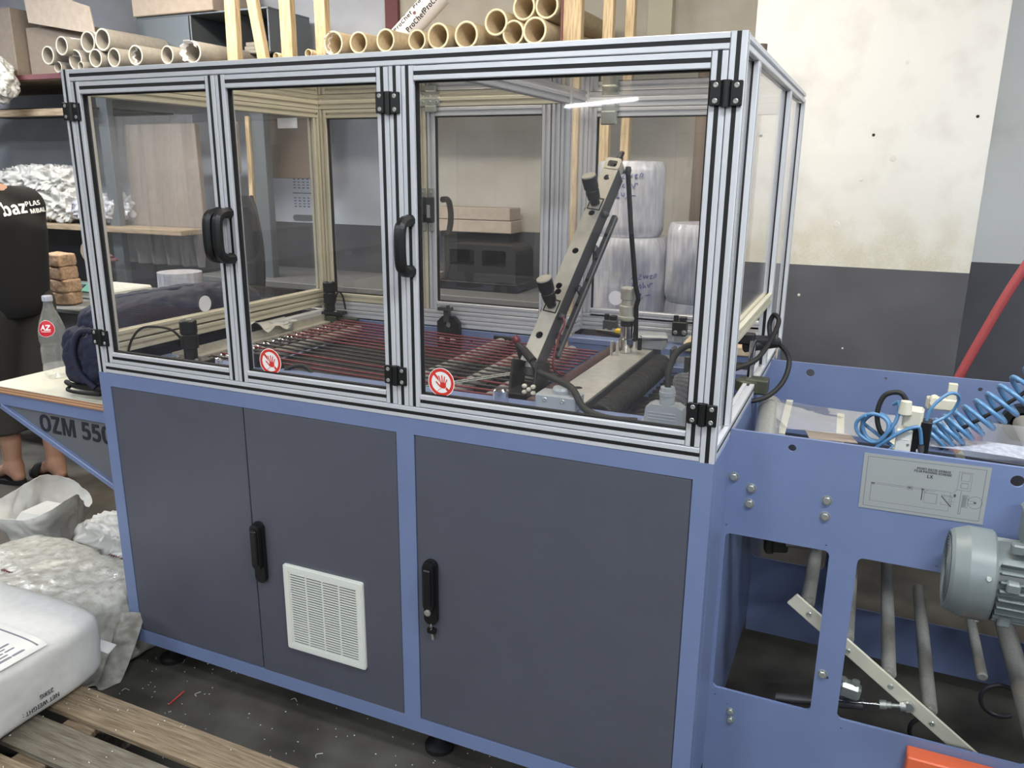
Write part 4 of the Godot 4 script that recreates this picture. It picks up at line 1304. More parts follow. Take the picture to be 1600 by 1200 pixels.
func feed_frame() -> void:
	var g: G
	var s: G
	var t := Transform3D(Basis(), Vector3.ZERO)
	var XE := 1.35
	var o := thing("film_feeder", "blue steel film feeding frame joined to the right end of the machine cabinet", "machine frame", Vector3(.6, 0, -.55))
	var A := rrect(.008, .322, .231, .729, .012)
	var Bc := PackedVector2Array()
	for p in [rrect(.288, .322, .66, .727, .012)]: Bc = p
	g = G.new()
	g.plate(PackedVector2Array([Vector2(.0, .03), Vector2(XE, .03), Vector2(XE, .977), Vector2(.0, .977)]), [A, Bc, circle(.1317, .9521, .0085), circle(.5516, .9478, .0125), circle(.008, .748, .002), circle(.222, .742, .002), circle(.015, .303, .002), circle(.045, .285, .0015), circle(.3, .3, .002), circle(.438, .7395, .003), circle(.257, .42, .004)], t, -.206, -.198)
	var fp := part(o, "front_plate", [g, M.blue])
	g = G.new()
	g.plate(PackedVector2Array([Vector2(.0, .055), Vector2(XE, .055), Vector2(XE, .977), Vector2(.0, .977)]), [rrect(.0, .32, .22, .5, .012), rrect(.3, .21, .9, .52, .012), circle(.115, .948, .012), circle(.32, .955, .004), circle(.56, .95, .006)], t, -.95, -.942)
	part(o, "back_plate", [g, M.blue])
	g = G.new()
	g.box(Vector3(.65, .75, -.75), Vector3(1.29, .008, .38))
	part(o, "web_tray", [g, M.dark_metal])
	for q in [[1.2, .5, .03]]:
		g = G.new()
		g.box(Vector3(q[0], q[1], -.574), Vector3(.04, .04, .735), Basis(), .003)
		part(o, "cross_beam", [g, M.blue])
	for p in [[.0154, .8674], [.0548, .8466], [.0538, .8094], [.2128, .8463], [.2128, .809], [.2471, .4275], [.0542, .2678], [.056, .2449]]:
		g = G.new()
		bolt(g, Vector3(p[0], p[1], -.198), Vector3.BACK, .0088 if p[1] > .3 else .0075, .007)
		part(o, "bolt", [g, M.zinc])
	# data plate: the film path drawing
	var pm := printed("diagram_print", diagram_image(), .45)
	pm.metallic = .2
	g = G.new()
	s = G.new()
	var sx := Vector3(.5055 - .2755, .0035, 0)
	var P0 := Vector3(.2755, .8435, -.1965)
	s.quv(P0, P0 + sx, P0 + sx + Vector3(-.0005, .1225, 0), P0 + Vector3(-.0015, .1215, 0))
	g.box(P0 + Vector3(.1145, .0625, -.0009), Vector3(.2295, .121, .0013), Basis(Vector3.BACK, .015))
	var pl := part(fp, "drawing_plate", [s, pm, g, M.zinc], "grey plate with a line drawing of the film path")
	g = G.new()
	letters(g, "POSET GECIS SEMASI", .0062, flat(Vector3(.405, .9475, -.1964), Vector3.RIGHT, Vector3.UP), true, "Droid Sans", false, .0002)
	letters(g, "FILM PASSING SCHEME", .0062, flat(Vector3(.404, .9415, -.1964), Vector3.RIGHT, Vector3.UP), true, "Droid Sans", false, .0002)
	letters(g, "LX", .0095, flat(Vector3(.40, .9325, -.1964), Vector3.RIGHT, Vector3.UP), true, "Droid Sans", false, .0002)
	part(fp, "plate_lettering", [g, M.print_dark])
	# rollers between the plates
	var pins := [Vector2(.202, .519), Vector2(.296, .446), Vector2(.3945, .380), Vector2(.489, .310)]
	for i in 4:
		g = G.new()
		var p: Vector2 = pins[i]
		var lp := Vector3(p.x - .006, p.y + .022, 0)
		g.lathe([Vector2(0, 0), Vector2(.008, 0), Vector2(.008, .004), Vector2(.0165, .004), Vector2(.0165, .61), Vector2(0, .61)], lp + Vector3(0, 0, -.301), Vector3.FORWARD, 22)
		part(o, "guide_roller", [g, M.roller])
	for q in [[.70, .31, .024, -.28], [.60, .36, .012, -.45], [.83, .62, .02, -.25]]:
		g = G.new()
		g.lathe([Vector2(0, 0), Vector2(q[2] - .004, 0), Vector2(q[2], .004), Vector2(q[2], .64 + q[3] + .25), Vector2(0, .64 + q[3] + .25)], Vector3(q[0], q[1], q[3]), Vector3.FORWARD, 22)
		part(o, "guide_roller", [g, M.roller])
	# dancer bar carrying the rollers
	g = G.new()
	var a := Vector3(.161, .549, -.2925)
	var b := Vector3(.6, .232, -.2925)
	var d := (b - a).normalized()
	var bb := Basis(d, Vector3.BACK.cross(d), Vector3.BACK)
	g.box((a + b) / 2, Vector3(a.distance_to(b), .035, .008), bb, .002)
	s = G.new()
	for p in pins: screw(s, Vector3(p.x, p.y, -.2885), Vector3.BACK, .0065, .004)
	part(o, "dancer_bar", [g, M.cream, s, M.zinc])
	# air cylinder working on the bar
	g = G.new()
	g.lathe([Vector2(0, .0), Vector2(.012, 0), Vector2(.012, .012), Vector2(.005, .013), Vector2(.005, .03), Vector2(.008, .031), Vector2(.008, .04), Vector2(.011, .041), Vector2(.011, .055)], Vector3(.432, .34, -.285), Vector3(-1, -.22, 0), 14)
	s = G.new()
	s.lathe([Vector2(0, .006), Vector2(.012, .006), Vector2(.014, 0), Vector2(.014, -.008)], Vector3(.436, .341, -.284), Vector3.BACK, 18)
	part(o, "rod_end", [s, M.zinc, g, M.zinc])
	g = G.new()
	g.cyl(Vector3(.385, .328, -.287), Vector3(.24, .292, -.3), .004, 10)
	part(o, "piston_rod", [g, M.chrome])
	g = G.new()
	g.box(Vector3(.325, .305, -.3), Vector3(.045, .02, .02), Basis(Vector3.BACK, .24), .003); g.cyl(Vector3(.345, .308, -.296), Vector3(.15, .26, -.31), .011, 14)
	part(o, "air_cylinder", [g, M.steel_dark])
	g = G.new()
	g.box(Vector3(.31, .345, -.29), Vector3(.05, .04, .035), Basis(Vector3.BACK, -.12), .008)
	for x in [-.014, .014]: g.cyl(Vector3(.308 + x, .362, -.288), Vector3(.308 + x, .373, -.288), .009, 12)
	part(o, "gear_head", [g, M.zinc])
	# second cylinder on the back plate
	g = G.new()
	g.cyl(Vector3(.11, .475, -.75), Vector3(.42, .515, -.75), .011, 14)
	part(o, "air_cylinder", [g, M.steel])
	g = G.new()
	g.box(Vector3(.062, .475, -.755), Vector3(.024, .075, .04), Basis(Vector3.UP, .3), .003); g.box(Vector3(.092, .465, -.75), Vector3(.045, .035, .03), Basis(Vector3.UP, .3), .004)
	part(o, "cylinder_mount", [g, M.bronze])
	g = G.new()
	g.tube(path([Vector3(.0, .545, -.9), Vector3(.03, .525, -.9), Vector3(.1, .535, -.9), Vector3(.2, .545, -.88), Vector3(.3, .53, -.87)], 6), .002, 6)
	part(o, "thin_wire", [g, M.zinc])
	g = G.new()
	bolt(g, Vector3(.03, .63, -.942), Vector3.BACK, .012, .01); bolt(g, Vector3(.135, .55, -.942), Vector3.BACK, .008, .008); bolt(g, Vector3(.09, .6, -.942), Vector3.BACK, .005, .005)
	part(o, "bolt", [g, M.zinc])
	# roller and clear web along the top
	g = G.new()
	g.lathe([Vector2(0, 0), Vector2(.026, 0), Vector2(.028, .003), Vector2(.028, .3), Vector2(.03, .303), Vector2(.03, .345), Vector2(.026, .36), Vector2(.016, .372), Vector2(.012, .374), Vector2(.012, .39), Vector2(.008, .396), Vector2(0, .396)], Vector3(.066, .918, -.29), Vector3(-.08, 0, -1), 26)
	part(o, "web_roller", [g, M.roller], "pale film covered roller")
	for q in [[.083, -.44, .32], [.22, -.35, .33], [.34, -.33, .33], [.475, -.36, .33]]:
		g = G.new()
		g.box(Vector3(q[0], .905, q[1] - q[2] / 2), Vector3(.018, .006, q[2]), Basis(Vector3.UP, .03), .001)
		part(o, "web_strip", [g, M.cream])
	g = G.new()
	g.lathe([Vector2(0, 0), Vector2(.05, 0), Vector2(.05, .03), Vector2(.03, .03)], Vector3(.668, .875, -.94), Vector3.BACK, 28)
	s = G.new()
	s.cyl(Vector3(.668, .875, -.91), Vector3(.668, .875, -.5), .024, 22)
	part(o, "end_roller", [g, M.black, s, M.roller])
	g = G.new()
	g.box(Vector3(.45, .955, -.72), Vector3(.07, .03, .03), Basis(Vector3.UP, .1), .003); g.box(Vector3(.47, .985, -.72), Vector3(.02, .05, .02)); g.cyl(Vector3(.43, .97, -.7), Vector3(.43, .97, -.66), .012, 12)
	part(o, "side_guide", [g, M.cream])
	# rising rod, green-grey casting and hand wheel at the machine's end
	g = G.new()
	g.cyl(Vector3(-.017, .995, -.6), Vector3(-.017, 1.1, -.6), .0085, 16)
	part(o, "adjusting_rod", [g, M.chrome])
	g = G.new()
	g.lathe([Vector2(.012, .03), Vector2(.03, .03), Vector2(.036, .026), Vector2(.036, 0), Vector2(0, 0)], Vector3(-.017, .965, -.6), Vector3.UP, 24)
	g.box(Vector3(.002, .98, -.6), Vector3(.06, .04, .05), Basis(), .004)
	part(o, "bearing_casting", [g, M.bronze])
	g = G.new()
	g.box(Vector3(.0, 1.09, -.66), Vector3(.09, .02, .05), Basis(Vector3.UP, .2), .006); g.cyl(Vector3(-.04, 1.075, -.62), Vector3(.04, 1.085, -.68), .014, 14); g.box(Vector3(-.04, 1.1, -.62), Vector3(.05, .03, .03), Basis(), .004)
	part(o, "clamp_head", [g, M.dark_metal])

	# film web: clear, sagging a little
	g = G.new()
	g.sheet(26, 6, func(u: float, v: float) -> Vector3: return Vector3(.06 + u * 1.0, .934 + .006 * sin(u * 9 + v * 3) - .02 * u * (1 - v) * u, -.39 - v * .255), .0008)
	single("film_web", [g, M.film], "clear plastic film stretched over the top of the blue film frame", "plastic film")
	g = G.new()
	g.sheet(12, 6, func(u: float, v: float) -> Vector3: return Vector3(.41 + u * .6, .9405 + .004 * sin(u * 7) - .02 * u * (1 - v), -.385 - v * .075), .0012)
	single("white_film_strip", [g, M.film_roll], "milky white strip of film lying on the clear film at the far right", "plastic film")
	g = G.new()
	g.sheet(12, 6, func(u: float, v: float) -> Vector3: return Vector3(.14 + u * .1 + v * .02, .937 + .014 * v * v - .02 * (1 - v) * (1 - v), -.455 + v * .17 - u * .012), .0015)
	single("kraft_paper_piece", [g, M.card], "torn piece of brown paper leaning over the top edge of the blue plate", "paper")

	# motor
	o = thing("electric_motor", "grey finned electric motor mounted on the blue front plate", "motor", Vector3(.6, .786, -.198))
	var mc := Vector3(.442, .786, -.098)
	var md := Vector3.RIGHT
	g = G.new()
	g.lathe([Vector2(0, .006), Vector2(.066, .004), Vector2(.07, 0), Vector2(.074, 0), Vector2(.079, .006), Vector2(.088, .03), Vector2(.088, .07), Vector2(.085, .074), Vector2(.07, .074)], mc, md, 44)
	s = G.new()
	for i in 10: s.tube(circ_pts(Vector2.ZERO, .014 + i * .0055, 30).map(func(p): return mc + Vector3(-.0005, p.x, p.y)), .0008, 5, false)
	part(o, "fan_cowl", [g, M.motor, s, M.motor])
	g = G.new()
	g.cyl(mc + md * .07, mc + md * .33, .068, 32)
	part(o, "housing", [g, M.motor])
	for i in 30:
		var an := TAU * (i + .5) / 30
		var rd := Vector3(0, sin(an), cos(an))
		if sin(an) > .72: continue
		g = G.new()
		g.box(mc + md * .18 + rd * .074, Vector3(.2, .004, .018), Basis(md, md.cross(rd) * -1.0, rd), .001)
		part(o, "cooling_fin", [g, M.motor])
	g = G.new()
	g.box(mc + Vector3(.165, .098, -.0), Vector3(.1, .06, .1), Basis(), .006)
	g.box(mc + Vector3(.165, .134, 0), Vector3(.106, .012, .106), Basis(), .004)
	part(o, "terminal_box", [g, M.motor])
	for p in [Vector3(.1, .02, .078), Vector3(.1, -.06, .055), Vector3(.105, .078, .035)]:
		g = G.new()
		g.box(mc + p, Vector3(.022, .02, .02), Basis(), .003)
		part(o, "lug", [g, M.motor])
	g = G.new()
	for p in [Vector3(.06, .03, .0825), Vector3(.06, -.082, .032)]: screw(g, mc + p, Vector3(0, p.y, p.z).normalized(), .005, .003)
	part(o, "screw", [g, M.zinc])
	g = G.new()
	g.lathe([Vector2(0, .0), Vector2(.09, 0), Vector2(.09, .014), Vector2(.06, .035), Vector2(0, .035)], mc + md * .36, -md, 32)
	g.box(mc + Vector3(.41, 0, -.02), Vector3(.1, .16, .15), Basis(), .01)
	part(o, "gearbox", [g, M.motor])
	# orange cover
	g = G.new()
	g.box(Vector3(.527, .2, -.174), Vector3(.182, .21, .045), Basis(), .003)
	single("orange_cover", [g, M.orange], "bright orange sheet metal cover at the foot of the blue front plate", "cover")

	# valve block with hoses
	o = thing("air_valve", "white and black air valve with coiled blue hoses above the drawing plate", "valve", Vector3(.36, .92, -.34))
	var c := Vector3(.352, .965, -.34)
	var vb := Basis(Vector3.UP, -.12)
	g = G.new()
	g.box(c + Vector3(0, -.01, 0), Vector3(.032, .062, .03), vb, .002)
	s = G.new()
	for q in [Vector3(.008, -.01, .0165), Vector3(.007, -.028, .0165)]: screw(s, c + q, Vector3(-.1, 0, 1), .003, .0015)
	g.box(c + Vector3(-.002, .0, .0155), Vector3(.022, .0015, .001), vb)
	part(o, "white_body", [g, M.white_plastic, s, M.zinc])
	g = G.new()
	g.box(c + Vector3(.034, .0, -.006), Vector3(.034, .09, .035), vb, .003); g.box(c + Vector3(.0, -.045, -.005), Vector3(.06, .02, .03), vb, .003)
	part(o, "black_body", [g, M.black])
	g = G.new()
	for q in [Vector2(-.004, 0), Vector2(.004, 0), Vector2(-.004, -.009), Vector2(.004, -.009)]: g.box(c + Vector3(.033 + q.x, -.022 + q.y, .012), Vector3(.006, .006, .002), vb)
	part(o, "indicator", [g, M.paper])
	g = G.new()
	g.box(c + Vector3(.012, .047, -.006), Vector3(.04, .045, .036), vb, .005); g.lathe([Vector2(.0, 0), Vector2(.014, 0), Vector2(.011, .028), Vector2(.0, .03)], c + Vector3(-.006, .058, .012), Vector3.UP, 16)
	part(o, "coil_block", [g, M.cream])
	g = G.new()
	g.tube(path([c + Vector3(.0, .075, .0), c + Vector3(-.02, .1, .0), c + Vector3(-.05, .09, .0), c + Vector3(-.06, .05, .005), c + Vector3(-.05, .012, .01), c + Vector3(-.03, .0, .01)], 6), .0055, 10)
	part(o, "black_lead", [g, M.rubber])
	# loops of blue hose at the left, drooping loop, and the coil to the right
	var lp := []
	for i in 70:
		var an := TAU * i / 22.0 + 2.2
		var f := i / 69.0
		lp.append(c + Vector3(-.065 + cos(an) * (.03 + .006 * sin(i * .4)) + .012 * f, .018 + sin(an) * .032 - .006 * f, .02 - .035 * f + .012 * cos(an)))
	lp.append_array([c + Vector3(-.02, -.02, .01), c + Vector3(-.045, -.045, .012)])
	g = G.new()
	g.tube(lp, .0042, 9)
	part(o, "looped_hose", [g, M.hose_blue])
	g = G.new()
	g.tube(path([c + Vector3(-.06, -.035, .015), c + Vector3(-.04, -.01, .022), c + Vector3(-.005, .022, .024), c + Vector3(.02, .034, .022), c + Vector3(.028, .025, .018), c + Vector3(.034, -.005, .014)], 6), .0042, 9)
	g.tube(path([c + Vector3(-.05, -.01, .02), c + Vector3(-.025, .03, .016), c + Vector3(-.018, .06, .01), c + Vector3(-.02, .078, .0), c + Vector3(-.03, .07, -.01)], 6), .0042, 9)
	g.tube(path([c + Vector3(.037, .03, .0), c + Vector3(.045, .075, .0), c + Vector3(.075, .108, -.01), c + Vector3(.097, .095, -.03), c + Vector3(.085, .055, -.04), c + Vector3(.05, .03, -.03)], 6), .0036, 9)
	part(o, "short_hose", [g, M.hose_blue])
	g = G.new()
	for q in [Vector3(.034, -.008, .013), Vector3(-.062, -.038, .014), Vector3(-.05, -.045, .012)]: g.lathe([Vector2(0, 0), Vector2(.0065, 0), Vector2(.0065, .014), Vector2(.0, .014)], c + q, Vector3(.1, -1, .1), 12)
	part(o, "push_fitting", [g, M.steel_dark])
	# coiled hose rising to the right
	var h0 := Vector3(.41, .952, -.42)
	var h1 := Vector3(.84, 1.39, -.5)
	var hd := (h1 - h0).normalized()
	var hx := hd.cross(Vector3.BACK).normalized()
	var hy := hd.cross(hx)
	var cp := []
	var turns := 20
	for i in turns * 14 + 1:
		var f := float(i) / (turns * 14)
		var sq := pow(f, 1.25)
		var sag := Vector3(0, -.05 * sin(f * PI), 0)
		var an := TAU * i / 14.0
		cp.append(h0.lerp(h1, sq) + sag + (hx * cos(an) + hy * sin(an)) * .036)
	g = G.new()
	g.tube(cp, .0052, 8)
	o = thing("coiled_hose", "sky blue coiled air hose rising to the right from the air valve", "hose", h0)
	part(o, "coil", [g, M.hose_blue])
	g = G.new()
	g.tube(path([h0 + Vector3(.05, .02, 0), h0 + Vector3(.15, .1, -.02), h0 + Vector3(.26, .22, -.05), h0 + Vector3(.42, .43, -.08)], 6), .0045, 8)
	part(o, "inner_cable", [g, M.rubber])
	# red hose against the wall
	g = G.new()
	g.tube(path([Vector3(.5, .93, -1.0), Vector3(.515, .985, -1.0), Vector3(.55, 1.09, -1.0), Vector3(.6, 1.23, -1.0), Vector3(.68, 1.42, -1.0), Vector3(.8, 1.7, -1.0), Vector3(.9, 2.0, -1.0)], 6), .0125, 14)
	single("red_hose", [g, M.hose_red], "thick red hose rising behind the blue back plate", "hose")
	# loops of cable at the guard's right end
	o = thing("cable_loop", "black cable loop hanging at the right end of the guard", "cable", Vector3(.0, 1.0, -.6))
	g = G.new()
	g.tube(path([Vector3(-.05, 1.035, -.52), Vector3(.0, 1.06, -.55), Vector3(.025, 1.1, -.62), Vector3(.035, 1.14, -.68), Vector3(.02, 1.155, -.7), Vector3(.01, 1.13, -.7), Vector3(.015, 1.1, -.69)], 7), .0065, 10)
	g.tube(path([Vector3(.0, 1.085, -.66), Vector3(.04, 1.085, -.66), Vector3(.075, 1.055, -.62), Vector3(.07, 1.005, -.58), Vector3(.035, .965, -.55), Vector3(-.02, .95, -.53), Vector3(-.08, .955, -.52)], 7), .0065, 10)
	part(o, "cable", [g, M.rubber])
	# hose loops on the floor under the frame
	for q in [Vector3(.53, .012, -.62), Vector3(.68, .16, -.62)]:
		g = G.new()
		g.tube(circ_pts(Vector2.ZERO, .045, 26, .2, 5.4).map(func(p): return q + Vector3(p.x, .045 + p.y, 0)), .006, 9)
		part(thing("hose_end", "curved grey hose end under the dancer bar" if q.x < .6 else "curved grey hose end below the thick guide roller", "hose", q, ""), "hose", [g, M.steel_dark])
# ---------------------------------------------------------------- outfeed table, bags, pallet, man
func smin(a: float, b: float, k: float) -> float:
	var h := clampf(.5 + .5 * (b - a) / k, 0, 1)
	return lerpf(b, a, h) - k * h * (1 - h)

func capsule(p: Vector3, b: Array) -> float:
	var d: Vector3 = b[1] - b[0]
	var t := clampf((p - b[0]).dot(d) / maxf(d.length_squared(), 1e-9), 0, 1)
	return p.distance_to(b[0] + d * t) - lerpf(b[2], b[3], t)

func field(bones: Array, p: Vector3, k: float) -> float:
	var f := 9.0
	for b in bones: f = smin(f, capsule(p, b), k)
	return f

func nets(g: G, bones: Array, cell: float, k: float, cut_lo := -9.0, cut_hi := 9.0) -> void:   # one smooth skin over tapered bones
	var lo := Vector3.ONE * 99
	var hi := -lo
	for b in bones:
		for i in 2:
			lo = lo.min(b[i] - Vector3.ONE * (b[2 + i] + 3 * cell)); hi = hi.max(b[i] + Vector3.ONE * (b[2 + i] + 3 * cell))
	var nx := int((hi.x - lo.x) / cell) + 2
	var ny := int((hi.y - lo.y) / cell) + 2
	var nz := int((hi.z - lo.z) / cell) + 2
	var f := PackedFloat32Array()
	f.resize(nx * ny * nz)
	f.fill(9.0)
	for b in bones:
		var m: float = maxf(b[2], b[3]) + k + 2 * cell
		var a0: Vector3 = (b[0].min(b[1]) - Vector3.ONE * m - lo) / cell
		var a1: Vector3 = (b[0].max(b[1]) + Vector3.ONE * m - lo) / cell
		for z in range(maxi(0, int(a0.z)), mini(nz, int(a1.z) + 2)):
			for y in range(maxi(0, int(a0.y)), mini(ny, int(a1.y) + 2)):
				for x in range(maxi(0, int(a0.x)), mini(nx, int(a1.x) + 2)):
					var i := (z * ny + y) * nx + x
					f[i] = smin(f[i], capsule(lo + Vector3(x, y, z) * cell, b), k)
	if cut_lo > -9 or cut_hi < 9:
		for z in nz:
			for y in ny:
				var py := lo.y + y * cell
				var c := maxf(cut_lo - py, py - cut_hi)
				for x in nx:
					var i := (z * ny + y) * nx + x
					f[i] = maxf(f[i], c)
	var vid := {}
	var ps := []
	var ns := []
	var off := [0, 1, nx, nx + 1, nx * ny, nx * ny + 1, nx * ny + nx, nx * ny + nx + 1]
	for z in nz - 1:
		for y in ny - 1:
			for x in nx - 1:
				var i := (z * ny + y) * nx + x
				var c := 0
				for q in 8:
					if f[i + off[q]] < 0: c += 1
				if c == 0 or c == 8: continue
				var s := Vector3.ZERO
				var w := 0
				for e in [[0, 1], [2, 3], [4, 5], [6, 7], [0, 2], [1, 3], [4, 6], [5, 7], [0, 4], [1, 5], [2, 6], [3, 7]]:
					var fa := f[i + off[e[0]]]
					var fb := f[i + off[e[1]]]
					if (fa < 0) != (fb < 0):
						var t := fa / (fa - fb)
						s += Vector3(e[0] & 1, (e[0] >> 1) & 1, e[0] >> 2).lerp(Vector3(e[1] & 1, (e[1] >> 1) & 1, e[1] >> 2), t)
						w += 1
				var gr := Vector3.ZERO
				for q in 8: gr += Vector3(1 if q & 1 else -1, 1 if q & 2 else -1, 1 if q & 4 else -1) * f[i + off[q]]
				vid[i] = ps.size()
				ps.append(lo + (Vector3(x, y, z) + s / w) * cell); ns.append(gr.normalized())
	var st := [1, nx, nx * ny]
	for i in vid:
		for a in 3:
			var j: int = i + st[a]
			if (f[i] < 0) == (f[j] < 0): continue
			var u: int = st[(a + 1) % 3]
			var v: int = st[(a + 2) % 3]
			if not (vid.has(i - u) and vid.has(i - v) and vid.has(i - u - v)): continue
			var q := [vid[i], vid[i - u], vid[i - u - v], vid[i - v]]
			if f[i] >= 0: q.reverse()
			# counter-clockwise seen from outside
			g.t3(ps[q[0]], ps[q[1]], ps[q[2]], ns[q[0]], ns[q[1]], ns[q[2]])
			g.t3(ps[q[0]], ps[q[2]], ps[q[3]], ns[q[0]], ns[q[2]], ns[q[3]])

func man() -> void:
	var o := thing("person", "man seen from behind in black printed T-shirt, dark shorts and sandals", "person", Vector3(-3.42, 0, -.9))
	var Rs := Vector3(-3.42, 1.345, -1.045)
	var Ls := Vector3(-3.44, 1.355, -.70)
	var nk := Vector3(-3.47, 1.415, -.87)
	var hd := Vector3(-3.565, 1.60, -.87)
	var hR := Vector3(-3.40, .86, -.985)
	var hL := Vector3(-3.41, .86, -.80)
	var kR := Vector3(-3.40, .47, -.985)
	var kL := Vector3(-3.52, .47, -.85)
	var aR := Vector3(-3.36, .085, -.965)
	var aL := Vector3(-3.51, .085, -.85)
	var eR := Vector3(-3.53, 1.09, -1.12)
	var eL := Vector3(-3.50, 1.08, -.63)
	var wR := Vector3(-3.74, 1.02, -1.03)
	var wL := Vector3(-3.72, 1.0, -.70)
	var bones := [[nk, hd + Vector3(.02, -.07, 0), .058, .055], [Rs, nk, .06, .06], [Ls, nk, .06, .06], [Rs, hR, .07, .09], [Ls, hL, .07, .09],
		[Rs, eR, .05, .042], [eR, wR, .043, .03], [Ls, eL, .05, .042], [eL, wL, .043, .03],
		[hR, kR, .095, .06], [kR, kR.lerp(aR, .35) + Vector3(.018, 0, 0), .056, .054], [kR.lerp(aR, .35) + Vector3(.018, 0, 0), aR, .054, .036], [hL, kL, .095, .06], [kL, kL.lerp(aL, .35) + Vector3(.018, 0, 0), .056, .054], [kL.lerp(aL, .35) + Vector3(.018, 0, 0), aL, .054, .036]]
	for q in [aR, aL]:
		bones.append_array([[q, q + Vector3(.028, -.045, 0), .034, .031], [q, q + Vector3(-.12, -.045, .0), .033, .026], [q + Vector3(-.12, -.048, 0), q + Vector3(-.17, -.052, .0), .027, .017]])
	var g := G.new()
	nets(g, bones, .012, .03)
	# head with face, ears
	var hb := [[hd + Vector3(.03, .03, 0), hd + Vector3(-.02, .035, 0), .088, .084], [hd + Vector3(-.025, -.02, 0), hd + Vector3(-.045, -.075, 0), .066, .042], [hd + Vector3(-.1, .0, 0), hd + Vector3(-.118, -.03, 0), .008, .013], [hd + Vector3(-.085, -.062, -.018), hd + Vector3(-.085, -.062, .018), .01, .01], [hd + Vector3(-.09, .015, -.03), hd + Vector3(-.09, .015, -.03), .013, .013], [hd + Vector3(-.09, .015, .03), hd + Vector3(-.09, .015, .03), .013, .013]]
	for s in [-1, 1]: hb.append([hd + Vector3(.015, .015, s * .088), hd + Vector3(.01, -.025, s * .084), .013, .009])
	nets(g, hb, .007, .012)
	# hands: palm, four fingers, thumb
	for s in [[wR, 1.0], [wL, -1.0]]:
		var w: Vector3 = s[0]
		var pf := Vector3(-1, -.15, .0)
		var hbn := [[w, w + pf * .035, .026, .03], [w + pf * .035 + Vector3(0, 0, .02), w + pf * .085 + Vector3(0, 0, .024), .016, .013], [w + pf * .035 - Vector3(0, 0, .02), w + pf * .085 - Vector3(0, 0, .024), .016, .012], [w + pf * .04, w + pf * .085, .018, .014]]
		for i in 4:
			var b0: Vector3 = w + pf * .09 + Vector3(0, 0, -.03 + i * .02)
			var ln: float = [.065, .08, .085, .07][i] if s[1] < 0 else [.07, .085, .08, .065][i]
			hbn.append([b0, b0 + Vector3(-ln * .5, -.012, 0), .0095, .009]); hbn.append([b0 + Vector3(-ln * .5, -.012, 0), b0 + Vector3(-ln * .75, -.05, 0), .009, .0075])
		var tb: Vector3 = w + pf * .03 + Vector3(0, 0, s[1] * .028)
		hbn.append([tb, tb + Vector3(-.035, -.01, s[1] * .02), .012, .011]); hbn.append([tb + Vector3(-.035, -.01, s[1] * .02), tb + Vector3(-.065, -.03, s[1] * .015), .011, .008])
		nets(g, hbn, .0045, .006)
	part(o, "body", [g, M.skin])
	g = G.new()
	nets(g, [[hd + Vector3(.045, .04, 0), hd + Vector3(-.0, .065, 0), .085, .072], [hd + Vector3(.06, -.02, -.03), hd + Vector3(.06, -.02, .03), .05, .05]], .01, .02)
	part(o, "hair", [g, M.hair])
	# T-shirt
	var sb := [[Rs + Vector3(0, .01, .01), nk + Vector3(.0, -.03, 0), .075, .06], [Ls + Vector3(0, .01, 0), nk + Vector3(.0, -.03, 0), .075, .06], [Rs + Vector3(.0, -.02, .0), Rs.lerp(eR, .72), .078, .07], [Ls, Ls.lerp(eL, .72), .078, .07],
		[Rs + Vector3(.03, -.12, .05), hR + Vector3(.0, .06, .03), .1, .112], [Ls + Vector3(.03, -.12, -.05), hL + Vector3(.01, .06, -.02), .105, .122], [Vector3(-3.41, 1.25, -.87), Vector3(-3.41, .9, -.88), .13, .14]]
	g = G.new()
	nets(g, sb, .012, .05, .845)
	part(o, "t_shirt", [g, M.shirt])
	# its printing, laid on the cloth
	g = G.new()
	var dn := Vector3(.83, 0, .35).normalized()
	var dx := Vector3(.35, .085, -.83).normalized()
	var dy := dn.cross(dx)
	if dy.y < 0: dy = -dy
	var on := func(c: Vector2) -> Callable:
		return func(x: float, y: float) -> Array:
			var p := Vector3(-3.36, 1.27, -.96) + dx * (c.x + x) + dy * (c.y + y) + dn * .4
			var best := p
			var low := 9.0
			for i in 24:
				var d := field(sb, p, .05)
				if d < low:
					low = d; best = p
				if d < .0006 or d > low + .05: break
				p -= dn * d
			var gr := Vector3(field(sb, best + Vector3(.004, 0, 0), .05), field(sb, best + Vector3(0, .004, 0), .05), field(sb, best + Vector3(0, 0, .004), .05)) - Vector3.ONE * field(sb, best, .05)
			return [best - gr.normalized() * low, gr.normalized()]
	letters(g, "baz", .074, on.call(Vector2(-.018, .066)), true, "Droid Sans", true, .002)
	letters(g, "PLAS", .029, on.call(Vector2(.074, .078)), true, "Droid Sans", false, .002)
	letters(g, "MBAL", .028, on.call(Vector2(.09, .044)), true, "Droid Sans", false, .002)
	part(o, "shirt_print", [g, M.print_white], "white printed lettering")
	# shorts
	g = G.new()
	nets(g, [[hR + Vector3(0, .03, 0.01), kR, .115, .09], [hL + Vector3(0, .03, 0), kL, .125, .092], [hR + Vector3(0, .08, .05), hL + Vector3(0, .08, -.05), .12, .12], [kR, kR + Vector3(.012, -.24, .0), .092, .088], [kL, kL + Vector3(.005, -.24, 0), .092, .088]], .012, .03, .268)
	part(o, "shorts", [g, M.shorts])
